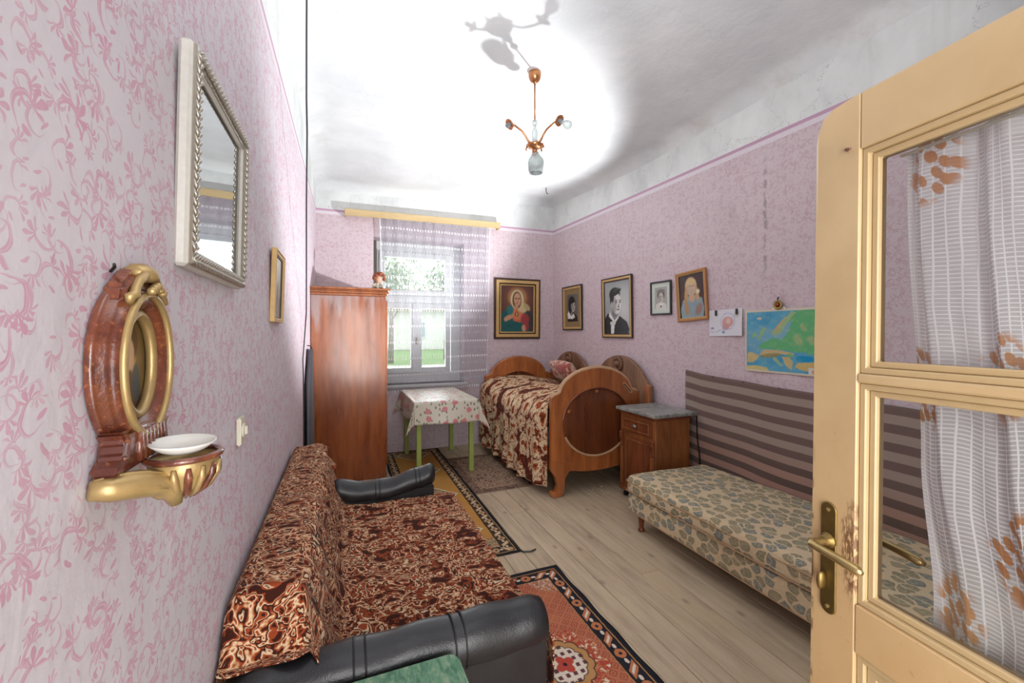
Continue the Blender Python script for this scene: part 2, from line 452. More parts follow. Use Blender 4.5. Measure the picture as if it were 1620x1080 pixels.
# ------------------------------------------------------------------ shared materials
M_ward = None
g = Mat('wardrobe_veneer'); x, y, z = g.coord()
p = g.xyz(x, y, z * 0.06); n1 = g.noise(p, 9, 5, 0.6, 0.5); n2 = g.noise(p, 60, 3)
wv = g.abs(g.sin((x * 1.0 + g.noise(g.xyz(x * 1.5, y, z * 0.6), 2.4, 3) * 0.55) * 26.0))
f = n1 * 0.62 + wv * 0.08 + n2 * 0.26
col = g.ramp(f, [(0.3, C(112, 52, 24)), (0.48, C(146, 76, 36)), (0.68, C(174, 98, 46))])
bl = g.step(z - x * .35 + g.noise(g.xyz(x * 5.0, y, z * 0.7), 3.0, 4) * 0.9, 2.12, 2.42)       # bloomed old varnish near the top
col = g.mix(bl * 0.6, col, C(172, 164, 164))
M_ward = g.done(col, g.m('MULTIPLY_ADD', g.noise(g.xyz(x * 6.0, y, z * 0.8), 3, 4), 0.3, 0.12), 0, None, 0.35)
M_bedw = wood('bed_veneer', C(122, 64, 32), C(186, 112, 60), 'z', 0.8, 0.32, 0.4)
M_bedp = wood('bed_oval_panel', C(74, 36, 20), C(126, 68, 36), 'z', 0.9, 0.3, 0.4)
M_edge = plain('pale_worn_wood', C(184, 148, 112), 0.55, amt=0.15)
M_rosw = wood('old_headboard_wood', C(92, 60, 42), C(142, 104, 76), 'z', 0.9, 0.5, 0.1)
M_oak = wood('nightstand_wood', C(100, 56, 28), C(158, 98, 52), 'z', 1.2, 0.38, 0.25)
M_oakd = wood('nightstand_frame_wood', C(92, 44, 24), C(140, 76, 42), 'z', 1.3, 0.36, 0.25)
M_dark = plain('dark_iron', C(40, 36, 34), 0.5, 0.6)

def damask(name, su, sv, seed, stops, kk=(1.6, 1.2, 1.2), rough=0.9, fine=0.10):
    g = Mat(name); u, v, _ = g.coord('UV')
    du, dv, _ = g.sep(g.noise(g.xyz(u, v, seed), 6, 2, 0.5, 0, True))
    uu = u + du * 0.03; vv = v + dv * 0.03
    a = g.cos(uu * (2 * PI / su)); b = g.cos(vv * (2 * PI / sv))
    a2 = g.cos(uu * (4 * PI / su)); b2 = g.cos(vv * (4 * PI / sv))
    vec = g.xyz(a * b * kk[0] + seed, a2 * kk[1] + a * b * b2 * 0.8, b2 * kk[2] + a2 * b2 * 0.5)
    ns = g.noise(vec, 0.8, 2.0, 0.5, 0.3)
    L = g.abs(a * b + (g.noise(g.xyz(u, v, seed), 18, 2) - .5) * .35)
    sw_ = g.noise(g.xyz(u * .8, v, seed * 2.0), 12, 2.0, 0.5, 1.7)
    n = ns * .42 + sw_ * .58 + g.below(L, .20, .06) * .055 - g.step(L, .45, .75) * .02
    col = g.ramp(n, stops, 'LINEAR')
    col = g.vary(col, g.xyz(u, v, 0.0), 160, fine)
    col = g.vary(col, g.xyz(u, v, 3.0), 9, 0.10)
    h = g.noise(g.xyz(u, v, 0.0), 240, 2) + n * 0.6
    return g.done(col, rough, 0, g.bump(h, 0.5, 0.006), sheen=0.03, spec=0.08)
BR, RU, TA, CR = C(58, 28, 20), C(142, 64, 36), C(184, 140, 102), C(210, 184, 150)
def bands(seq):
    out = []
    for i, (p, c) in enumerate(seq):
        out.append((p, c))
        if i + 1 < len(seq): out.append((seq[i + 1][0] - 0.012, c))
    return out
M_throw = damask('brown_plush_throw', 0.44, 0.52, 4.0, bands([(0.0, BR), (0.44, RU), (0.475, BR), (0.50, TA), (0.518, CR), (0.538, RU), (0.575, BR), (0.61, CR), (0.64, RU)]), kk=(2.0, 1.5, 1.5))
M_throw2 = damask('brown_plush_throw_back', 0.40, 0.44, 9.5, bands([(0.0, BR), (0.43, RU), (0.47, CR), (0.485, BR), (0.515, RU), (0.535, TA), (0.55, CR), (0.57, RU), (0.60, BR), (0.64, CR)]), kk=(1.9, 1.5, 1.5))
g = Mat('medallion_bedspread'); u, v, _ = g.coord('UV')
du, dv, _ = g.sep(g.noise(g.xyz(u, v, 0.0), 9, 3, 0.6, 0, True))
vec = g.xyz((u + du * 0.16) * 5.6, (v + dv * 0.16) * 4.6, 0.0)
d = V(g, g.voronoi(vec, 1.0, 'F1', 0.85).outputs['Distance']); e = V(g, g.voronoi(vec, 1.0, 'DISTANCE_TO_EDGE', 0.85).outputs['Distance'])
fl = g.noise(g.xyz(u, v, 5.0), 34, 2, 0.5, 1.0)
sw_ = g.noise(g.xyz(u, v, 8.0), 13, 2, 0.5, 1.6)
col = g.ramp(d * .85 + (sw_ - 0.5) * 0.55 + .04, bands([(0.0, C(150, 70, 42)), (0.08, C(92, 42, 28)), (0.14, C(160, 82, 50)), (0.20, C(196, 158, 120)), (0.25, C(210, 190, 156)), (0.37, C(150, 76, 48)), (0.41, C(202, 180, 146)), (0.52, C(132, 62, 40)), (0.58, C(80, 38, 28))]))
rim = e + (sw_ - 0.5) * 0.30
col = g.mix(g.below(rim, 0.040, 0.012) * g.step(fl, .42, .5), col, C(136, 66, 42))
col = g.mix(g.below(rim, 0.004, 0.010), col, C(84, 40, 28))
col = g.vary(col, g.xyz(u, v, 0.0), 120, 0.14)
M_spread = g.done(col, 0.9, 0, g.bump(g.noise(g.xyz(u, v, 0.0), 160, 2) + g.step(e, 0.02, 0.12) * 1.2, 0.6, 0.008), sheen=0.03, spec=0.08)

def leather(name, col):
    g = Mat(name); p = g.xyz(*g.coord())
    c = g.vary(col, p, 18, 0.25)
    r = g.m('MULTIPLY_ADD', g.noise(p, 9, 4), 0.28, 0.24)
    h = V(g, g.voronoi(p, 220, 'F1', 1.0, '3D').outputs['Distance']) * 0.3 + g.noise(p, 22, 4)
    return g.done(c, r, 0, g.bump(h, 0.25, 0.004), spec=0.5)
M_leather = leather('black_leatherette', C(30, 30, 33))
M_stitch = plain('black_seam', C(18, 18, 20), 0.5)

# ------------------------------------------------------------------ wardrobe
w = thing('wardrobe', 'tall orange-brown veneered wardrobe seen from its side against the left wall', 'wardrobe', (0.06, 4.9, 0))
AX0, AX1, AY0, AY1 = XL + 0.004, 0.413, 4.519, 5.36
MB().box(AX0, AX1, AY0, AY1, 0.0, 1.88).build('body', M_ward, w, bevel=0.004)
mb = MB()
for a, z0, z1 in ((0.010, 1.88, 1.905), (0.028, 1.905, 1.925), (0.020, 1.925, 1.94), (0.042, 1.94, 1.962)):
    mb.box(AX0, AX1 + a, AY0 - a, AY1 + 0.0, z0, z1)
mb.build('cornice', M_bedw, w, bevel=0.004)
for a, b_ in ((AY0 + .03, (AY0 + AY1) / 2 - .003), ((AY0 + AY1) / 2 + .003, AY1 - .03)):
    dr = MB().box(AX1 - .004, AX1 + .016, a, b_, 0.12, 1.84).build('wardrobe_door', M_ward, w, bevel=0.004)
    s_ = b_ if b_ < 5.2 else a
    MB().lathe([(0.004, 0), (0.006, .012), (0.013, .018), (0.012, .028), (0.002, .032)], (AX1 + .016, s_ + (.03 if b_ > 5.2 else -.03), 1.0), (1, 0, 0), 12).build('knob', M_dark, dr, smooth=True)

# ------------------------------------------------------------------ table with flowered oilcloth
g = Mat('lime_green_paint'); p = g.xyz(*g.coord())
M_lime = g.done(g.vary(C(150, 166, 84), p, 14, 0.10), 0.5, 0, g.bump(g.noise(p, 40, 3), 0.2, 0.003))
TX0, TX1, TY0, TY1, TZ = 0.675, 1.345, 4.30, 5.34, 0.795
t = thing('table', 'small kitchen table with square lime-green legs under the window', 'table', (1.0, 4.82, 0))
for lx in (0.728, 1.292):
    for ly in (4.385, 5.285):
        MB().box(lx - .024, lx + .024, ly - .024, ly + .024, 0 if (lx > 1 and ly > 5) else .0085, TZ - .03).build('leg', M_lime, t, bevel=0.003)
mb = MB(); mb.box(.73, 1.29, 4.375, 4.395, TZ - .13, TZ - .03); mb.box(.73, 1.29, 5.275, 5.295, TZ - .13, TZ - .03)
mb.box(.72, .74, 4.395, 5.275, TZ - .13, TZ - .03); mb.box(1.28, 1.30, 4.395, 5.275, TZ - .13, TZ - .03); mb.build('apron', M_lime, t)
MB().box(TX0 + .004, TX1 - .004, TY0 + .004, TY1, TZ - .03, TZ - .004).build('table_top', M_lime, t, bevel=.004)

g = Mat('rose_print_oilcloth'); u, v, _ = g.coord('UV'); pv = g.xyz(u, v, 0.0)
du, dv, _ = g.sep(g.noise(pv, 40, 2, 0.5, 0, True))
col = C(202, 196, 180)
nn = g.voronoi(g.xyz(u * 7.6, v * 7.6, 0.0), 1.0, 'F1', 0.9); dd = V(g, nn.outputs['Distance']); c1, c2, _ = g.sep(nn.outputs['Color'])
lf = g.voronoi(g.xyz((u + du * .01) * 26, (v + dv * .01) * 17, 0.0), 1.0, 'F1', 1.0); ld = V(g, lf.outputs['Distance']); e1, e2, _ = g.sep(lf.outputs['Color'])
base = g.mix(g.below(ld, 0.25, 0.04) * g.step(e1, 0.45, 0.5), col, g.mix(e2, C(98, 118, 92), C(150, 140, 132)))
rose = g.mix(g.noise(pv, 90, 2), C(178, 84, 92), C(216, 150, 150))
base = g.mix(g.below(dd + (du - .5) * .16, 0.215, 0.02) * g.step(c1, 0.30, 0.34), base, rose)
M_oil = g.done(g.vary(base, pv, 6, 0.05), 0.38, 0, None, spec=0.45)
cl = thing('tablecloth', 'white oilcloth printed with pink roses hanging over the lime-green table', 'tablecloth', (1.0, 4.82, TZ))
NU, NV = 64, 80
HX, HY = (TX1 - TX0) / 2, (TY1 - TY0) / 2; CX, CY = (TX0 + TX1) / 2, (TY0 + TY1) / 2
DR = 0.235
def cloth_pt(u, v):
    a = (u - .5) * 2 * (HX + DR); b = (v - .5) * 2 * (HY + DR)
    ox = max(0, abs(a) - HX); oy = max(0, abs(b) - HY)
    X = max(-HX, min(HX, a)); Y = max(-HY, min(HY, b)); sx_ = math.copysign(1, a); sy_ = math.copysign(1, b)
    corner = ox > 0 and oy > 0
    r = max(ox, oy); z = TZ + .001 - r
    if corner:                                   # the hanging corner folds outwards
        k = min(ox, oy)
        X += sx_ * k * 0.45; Y += sy_ * k * 0.45; z = TZ + .001 - (r + 0.35 * k)
    else:
        fl = 0.02 * (r / DR) * (1 + math.sin(9 * (a if oy > 0 else b) + 1.0))
        if ox > 0: X += sx_ * (fl + .003)
        if oy > 0: Y += sy_ * (fl + .003)
    X += sx_ * (0.003 if ox > 0 else 0); Y += sy_ * (0.003 if oy > 0 else 0)
    if sy_ > 0: Y = min(Y, HY + .06)
    return (CX + X, CY + Y, z)
MB().grid(NU, NV, cloth_pt, lambda u, v: ((u - .5) * 2 * (HX + DR), (v - .5) * 2 * (HY + DR))).build('cloth', M_oil, cl, smooth=True, solid=.0015)

# ------------------------------------------------------------------ bed with round-arched boards
BX0, BX1, BYF, BYH = 1.755, 2.735, 3.38, 5.33
bed = thing('bed', 'single bed with arched veneer footboard inlaid with a dark oval panel', 'bed', (2.245, 4.4, 0))
def outline(n=96, top=1.165, bot=0.20, cx=.49, cz=.66):
    """outer loop of the board around the oval, by angle"""
    pts = []
    for k in range(n):
        a = 2 * PI * k / n; dx, dz = math.cos(a), math.sin(a)
        r = 0.02
        while True:
            r += 0.004; x_, z_ = cx + dx * r, cz + dz * r
            s_ = abs(x_ - .49) / .49
            if s_ > 1: break
            if s_ < 0.80: tz = 0.945 + (top - .945) * math.sqrt(max(0, 1 - (s_ / .80) ** 2)) ** 1.15
            else: tz = 0.945 - 0.03 * (s_ - .8) / .2
            bz = bot + 0.07 * s_ ** 2 * 1.1
            if z_ > tz or z_ < bz: break
        pts.append((x_, z_))
    return pts
def board(y0, y1, parent, name):
    out = [(BX0 + x_, z_) for x_, z_ in outline()]
    inn = ellipse(BX0 + .49, .66, .372, .318, 96)
    b = MB().ring(inn, out, y0, y1).build(name, M_bedw, parent)
    MB().prism(ellipse(BX0 + .49, .66, .376, .322, 64), y0 + .02, y1 - .004).build('oval_panel', M_bedp, b)
    return b
fb = board(BYF, BYF + .045, bed, 'footboard')
MB().tube([(BX0 + .49 + .374 * math.cos(a), BYF - .003, .66 + .320 * math.sin(a)) for a in [PI * 1.12 + PI * .86 * k / 40 for k in range(41)]], .011, 8).build('ring_moulding', M_edge, fb, smooth=True)
MB().tube([(BX0 + .49 + .374 * math.cos(a), BYF + .002, .66 + .320 * math.sin(a)) for a in [-PI * .02 + PI * 1.14 * k / 40 for k in range(41)]], .008, 8).build('ring_moulding', M_bedp, fb, smooth=True)
for a in (PI * .87, PI * .13, PI * .5):
    MB().lathe([(.004, 0), (.018, .006), (.02, .014), (.012, .02), (.002, .022)], (BX0 + .49 + .33 * math.cos(a), BYF + .020, .66 + .285 * math.sin(a)), (0, -1, 0), 14).build('carved_boss', M_bedw, fb, smooth=True)
# pale worn top edge of the footboard
top = [(x_, z_) for x_, z_ in outline(160) if z_ > .9]
top.sort()
MB().tube([(BX0 + x_, BYF + .022, z_ + .002) for x_, z_ in top[::2]], .0235, 6).build('top_edge', M_edge, fb, smooth=True)
sl_ = [(.775, 1.015), (.805, 1.02), (.905, .918), (.872, .912)]
MB().ring([(BX0 + .788, 1.006), (BX0 + .802, 1.008), (BX0 + .885, .925), (BX0 + .872, .922)], [(BX0 + a, z_) for a, z_ in sl_], BYF - .004, BYF + .01).build('slot_rim', M_edge, fb)
MB().prism([(BX0 + .788, 1.006), (BX0 + .802, 1.008), (BX0 + .885, .925), (BX0 + .872, .922)], BYF - .0015, BYF + .006).build('slot', M_dark, fb)
for s_ in (0, 1):                                  # scroll feet
    def fx(q): return BX0 + (q if s_ == 0 else .98 - q)
    poly = [(.0, .36), (.0, .24), (.045, .18), (.065, .10), (.05, .055), (.012, .06), (-.005, .035), (.006, .006), (.04, .0), (.10, .0), (.128, .03), (.135, .10), (.145, .17), (.20, .235), (.22, .30)]
    MB().prism([(fx(a), z_) for a, z_ in poly], BYF - .004, BYF + .05).build('foot', M_bedw, bed, bevel=.004)
hb = board(BYH - .045, BYH, bed, 'headboard')
top = sorted([(x_, z_) for x_, z_ in outline(160) if z_ > .9])
MB().tube([(BX0 + x_, BYH - .022, z_) for x_, z_ in top[::2]], .0235, 6).build('top_edge', M_bedw, hb, smooth=True)
for s_ in (0, 1):
    xx = BX0 + .02 + (.86 if s_ else 0)
    MB().box(xx, xx + .08, BYH - .05, BYH, 0, .4).build('foot', M_bedw, bed, bevel=.004)
for xx in (BX0 + .01, BX1 - .04): MB().box(xx, xx + .03, BYF + .045, BYH - .05, .24, .44).build('side_rail', M_bedw, bed, bevel=.003)
MB().box(BX0 + .04, BX1 - .04, BYF + .05, BYH - .05, .34, .60).build('mattress', plain('ticking', C(186, 176, 160), 0.9), bed, bevel=.03, segs=2)
MB().box(BX0 + .03, BX1 - .05, BYF + .05, BYH - .06, .60, .74).build('duvet', plain('duvet_cloth', C(170, 110, 90), 0.9), bed, bevel=.06, segs=3)
# bedspread: over the top and down the room side
sp = thing('bedspread', 'rust and cream plush bedspread with medallion pattern draped over the bed', 'bedspread', (2.2, 4.4, .7))
SL = [0, .85, 1.62]                                 # arc length: across the top, then down
def spread_pt(u, v):
    s_ = u * SL[2]; Y = BYF + .050 + (BYH - BYF - .12) * v
    crown = 0.14 * math.sin(PI * min(1, max(0, s_ / .95))) * (0.75 + .25 * math.cos(3 * v)) + .06 * sm(.6, 1, v)
    if s_ < .80:
        X = BX1 - .045 - s_ * 1.085; z = .80 + crown
        z += .012 * wob(X * 3, Y * 3, 1.6)
    else:
        q = s_ - .80; a = min(q / .16, 1) * PI / 2
        X = BX1 - .045 - .868 - .15 * math.sin(a); z = .80 + crown - .12 * (1 - math.cos(a)) - max(0, q - .16)
        hang = max(0, q - .16) / .66
        X -= hang * (.025 + .032 * math.sin(Y * 19 + 2 * math.sin(Y * 3)) + .02 * math.sin(Y * 43)) + .012 * wob(Y * 4, q * 3, 1.3)
        X += .035 * sm(.72, 1, v) * 0
        z -= hang * (.045 * math.sin(Y * 5.3 + .8) + .02) * hang
        z = max(z, .085)
        X = X + (BX0 - .012 - X) * (1 - sm(0, .10, v)) * .92 if X < BX0 - .012 else X
    return (X, Y, z)
MB().grid(110, 190, spread_pt, lambda u, v: (u * SL[2], v * 1.96)).build('spread', M_spread, sp, smooth=True, solid=.006)
# pillow, pink and cream, propped against the far end
pl = thing('pillow', 'crumpled pink and cream pillow leaning on the far spare headboard', 'pillow', (2.60, 4.66, 1.02), (0.0, -0.55, 0.0))
g = Mat('pink_cream_pillowcase'); p = g.xyz(*g.coord())
M_pil = g.done(g.mix(g.step(g.noise(p, 9, 3, .6, 1.5), .46, .56), C(176, 92, 88), C(206, 184, 160)), 0.9, 0, g.bump(g.noise(p, 14, 4), .6, .02), sheen=.2)
def pil(u, v, s_):
    a, b = (u - .5) * 2, (v - .5) * 2
    e_ = (1 - abs(a) ** 3.5) * (1 - abs(b) ** 3.5)
    return (s_ * .075 * max(0, e_) ** .5 + .008 * wob(a * 3, b * 3, 2), a * .28 * (1 - .05 * b * b), b * .15 * (1 - .05 * a * a))
mb = MB(); mb.grid(20, 20, lambda u, v: pil(u, v, -1)); mb.grid(20, 20, lambda u, v: pil(1 - u, v, 1)); mb.build('case', M_pil, pl, smooth=True, local=True)

# ------------------------------------------------------------------ two spare headboards leaning along the right wall
def spare(y0, y1, label):
    L = y1 - y0
    r = thing('spare_headboard', label, 'headboard', (XR - .075, (y0 + y1) / 2, 0), group='old arched headboards along the right wall')
    pts = [(y0, 0.0), (y0 + .07, 0), (y0 + .07, .10), (y1 - .07, .10), (y1 - .07, 0), (y1, 0), (y1, .98)]
    for k in range(25):
        q = 1 - k / 24; c = q - .5; s_ = abs(c) * 2
        if s_ > .86: z_ = .985 + .02 * (1 - s_) / .14
        else: z_ = 1.005 + .255 * max(0, 1 - (s_ / .86) ** 2) ** .75
        pts.append((y0 + L * q, z_))
    b = MB().prism(pts, XR - .075, XR - .035, 'yz').build('board', M_rosw, r, bevel=.006)
    for e in (y0, y1 - .055):
        MB().prism([(e, .0), (e + .055, 0), (e + .055, .96), (e + .045, .99), (e + .0275, 1.0), (e + .01, .99), (e, .96)], XR - .10, XR - .075, 'yz').build('end_post', M_bedw, r, bevel=.005)
    m_ = (y0 + y1) / 2
    ro = MB().lathe([(.074, 0), (.076, .018), (.062, .030), (.056, .012), (.036, .014), (.032, .038), (.014, .046), (.001, .046)], (XR - .075, m_, 1.165), (-1, 0, 0), 24).build('rosette', M_rosw, r, smooth=True)
    for k in range(8):
        a = 2 * PI * k / 8
        MB().lathe([(.001, 0), (.011, .004), (.008, .010), (.001, .012)], (XR - .087, m_ + .037 * math.cos(a), 1.165 + .037 * math.sin(a)), (-1, 0, 0), 8).build('petal', M_rosw, ro, smooth=True)
spare(3.27, 4.28, 'brown arched headboard with round rosette standing just behind the nightstand')
spare(4.34, 5.35, 'reddish arched headboard with round rosette behind the pink pillow in the far corner')

# ------------------------------------------------------------------ nightstand with marble top
ns = thing('nightstand', 'wooden nightstand with grey marble top, drawer and panelled door', 'nightstand', (2.60, 2.98, 0))
NX0, NX1, NY0, NY1 = 2.405, 2.775, 2.765, 3.235
MB().box(NX0, NX1, NY0, NY1, .09, .785).build('body', M_oak, ns, bevel=.004)
MB().box(NX0 - .012, NX1, NY0 - .01, NY1 + .008, .765, .79).build('top_moulding', M_oakd, ns, bevel=.006); MB().box(NX0 - .015, NX1, NY0 - .012, NY1 + .01, .06, .10).build('plinth', M_oakd, ns, bevel=.006)
g = Mat('grey_marble'); p = g.xyz(*g.coord()); n = g.noise(p, 7, 7, .65, 2.0); n2 = g.noise(p, 40, 4)
M_marble = g.done(g.ramp(n * .7 + n2 * .3, [(.36, C(96, 98, 96)), (.5, C(138, 140, 136)), (.64, C(172, 170, 162))]), .4)
MB().box(NX0 - .035, XR - .022, NY0 - .03, NY1 + .03, .792, .822).build('marble_top', M_marble, ns, bevel=.005)
dw = MB().box(NX0 - .014, NX0, NY0 + .045, NY1 - .045, .615, .745).build('drawer', M_oakd, ns, bevel=.003)
frame_ = MB(); Y0_, Y1_ = NY0 + .06, NY1 - .06
frame_.box(NX0 - .022, NX0 - .014, Y0_, Y1_, .715, .73); frame_.box(NX0 - .022, NX0 - .014, Y0_, Y1_, .63, .645)
frame_.box(NX0 - .022, NX0 - .014, Y0_, Y0_ + .015, .645, .715); frame_.box(NX0 - .022, NX0 - .014, Y1_ - .015, Y1_, .645, .715)
frame_.build('drawer_moulding', M_oak, dw, bevel=.003)
MB().lathe([(.004, 0), (.007, .008), (.018, .016), (.017, .024), (.006, .03), (.001, .03)], (NX0 - .014, 3.0, .68), (-1, 0, 0), 14, 1.0, 1.7).build('pull', plain('tarnished_nickel', C(150, 144, 136), .35, .9), dw, smooth=True)
do = MB().box(NX0 - .012, NX0, NY0 + .075, NY1 - .075, .13, .575).build('door', M_oakd, ns, bevel=.003)
mb = MB(); a0, a1 = NY0 + .095, NY1 - .095
mb.box(NX0 - .02, NX0 - .012, a0, a1, .54, .555); mb.box(NX0 - .02, NX0 - .012, a0, a1, .15, .165); mb.box(NX0 - .02, NX0 - .012, a0, a0 + .014, .165, .54); mb.box(NX0 - .02, NX0 - .012, a1 - .014, a1, .165, .54)
mb.build('door_moulding', M_oak, do, bevel=.003)
for yy in (NY0 + .008, NY1 - .052):
    MB().prism([(NX0, .60), (NX0 - .024, .595), (NX0 - .026, .55), (NX0 - .014, .50), (NX0 - .018, .47), (NX0, .46)], yy, yy + .044).build('corbel', M_oakd, ns, bevel=.004)
    MB().box(NX0 - .014, NX0, yy, yy + .044, .12, .46).build('pilaster', M_oak, ns, bevel=.003)
for xx in (NX0 + .03, NX1 - .03):
    for yy in (NY0 + .035, NY1 - .035):
        MB().lathe([(.016, 0), (.022, .012), (.02, .03), (.012, .04), (.026, .055), (.026, .065)], (xx, yy, 0), (0, 0, 1), 12).build('caster_foot', M_dark, ns, smooth=True)
MB().tube([(XR - .03, 2.74, .79), (XR - .035, 2.73, .62), (XR - .04, 2.70, .47), (XR - .04, 2.69, .30), (XR - .03, 2.70, .10)], .006, 6).build('mains_cable', M_dark)
tag(bpy.data.objects['mains_cable'], 'dark cable drooping behind the marble-topped nightstand', 'cable')

# ------------------------------------------------------------------ divan
g = Mat('olive_paisley_upholstery'); x, y, z = g.coord(); a = x + z; pv = g.xyz(a, y, 0.0)
du, dv, _ = g.sep(g.noise(pv, 16, 2, .5, 0, True))
vec = g.xyz((a + du * .05) * 16.0, (y + dv * .05) * 13.0, 0.0)
vn = g.voronoi(vec, 1.0, 'DISTANCE_TO_EDGE', .9); e = V(g, vn.outputs['Distance']); vc = g.voronoi(vec, 1.0, 'F1', .9); dd = V(g, vc.outputs['Distance']); c1, c2, c3 = g.sep(vc.outputs['Color'])
inner = g.noise(pv, 60, 3, .6, 1.0)
ol = g.mix(c1, C(124, 122, 98), C(150, 138, 110)); ol = g.mix(g.step(c2, .7, .72), ol, C(118, 124, 118))
ol = g.mix(g.step(inner, .5, .56) * .55, ol, C(168, 156, 126))
ol = g.mix(g.band(dd, .17, .21, .015) * .6, ol, C(190, 176, 148))
bg_ = g.mix(g.noise(pv, 5, 2), C(206, 190, 156), C(198, 172, 138))
col = g.mix(g.below(dd + (du - .5) * .12, c3 * .14 + .40, .02) * g.step(e, .055, .085), bg_, ol)
col = g.mix(g.band(dd, .42, .46, .015) * g.step(inner, .48, .55) * .5, col, C(150, 118, 88))
col = g.vary(col, g.xyz(x, y, z), 170, .1)
M_div = g.done(col, .9, 0, g.bump(g.noise(g.xyz(x, y, z), 230, 2) + g.step(e, .05, .12), .3, .004), sheen=.1, spec=.15)
dv_ = thing('divan', 'low upholstered divan with olive paisley print along the right wall', 'divan', (2.42, 1.68, 0))
VX0, VX1, VY0, VY1 = 2.015, XR - .048, 0.72, 2.655
def soft(x0, x1, y0, y1, z0, z1, r, n=14, m=26, sag=.0, seed=0):
    """pillow-edged block as one closed surface"""
    mb = MB()
    def pt(u, v, top):
        a, b = (u - .5) * 2, (v - .5) * 2
        ex = x0 + (x1 - x0) * u; ey = y0 + (y1 - y0) * v
        return ex, ey
    cx_, cy_, cz_ = (x0 + x1) / 2, (y0 + y1) / 2, (z0 + z1) / 2
    b = bmesh.new(); bmesh.ops.create_cube(b, size=1.0)
    bmesh.ops.scale(b, vec=(x1 - x0, y1 - y0, z1 - z0), verts=b.verts)
    bmesh.ops.bevel(b, geom=list(b.edges), offset=r, segments=5, affect='EDGES', profile=.5)
    bmesh.ops.subdivide_edges(b, edges=[e_ for e_ in b.edges if e_.calc_length() > .12], cuts=18, use_grid_fill=True)
    for q in b.verts:
        X, Y = q.co.x + cx_, q.co.y + cy_
        top_ = sm(-.02, .05, q.co.z)
        q.co.z += top_ * (.008 * wob(X * 4 + seed, Y * 4, 1.5) - sag * (1 - (2 * q.co.x / (x1 - x0)) ** 2) * (1 - (2 * q.co.y / (y1 - y0)) ** 4))
        k = .006 * wob(X * 5, Y * 5 + seed, 2.2)
        q.co.x += k; q.co.y += k
        mb.v.append((q.co.x + cx_, q.co.y + cy_, q.co.z + cz_))
    b.verts.ensure_lookup_table()
    mb.f = [tuple(w_.index for w_ in f_.verts) for f_ in b.faces]; b.free(); return mb
soft(VX0 + .012, VX1 - .004, VY0 + .01, VY1 - .012, .135, .285, .02).build('base', M_div, dv_, smooth=True)
soft(VX0, VX1, VY0, VY1, .275, .412, .045, sag=-.012, seed=3).build('mattress', M_div, dv_, smooth=True)
M_pipe = plain('tan_piping', C(166, 134, 102), .9)
def pipe(x0, x1, y0, y1, z_): return MB().tube([(x0 + .02, y0, z_), (x1 - .02, y0, z_), (x1, y0 + .02, z_), (x1, y1 - .02, z_), (x1 - .02, y1, z_), (x0 + .02, y1, z_), (x0, y1 - .02, z_), (x0, (y0 + y1) / 2, z_ - .006), (x0, y0 + .02, z_)], .0045, 6, True)
for zz in (.302, .372, .15): pipe(VX0 - .001 + (.012 if zz < .2 else 0), VX1 - .002, VY0, VY1 + .001 - (.012 if zz < .2 else 0), zz).build('piping', M_pipe, dv_, smooth=True)
for xx in (VX0 + .085, VX1 - .09):
    for yy in (VY0 + .1, VY1 - .085):
        MB().lathe([(.024, 0), (.026, .012), (.016, .024), (.019, .05), (.029, .13), (.03, .14)], (xx, yy, 0), (0, 0, 1), 16).build('leg', M_oakd, dv_, smooth=True)

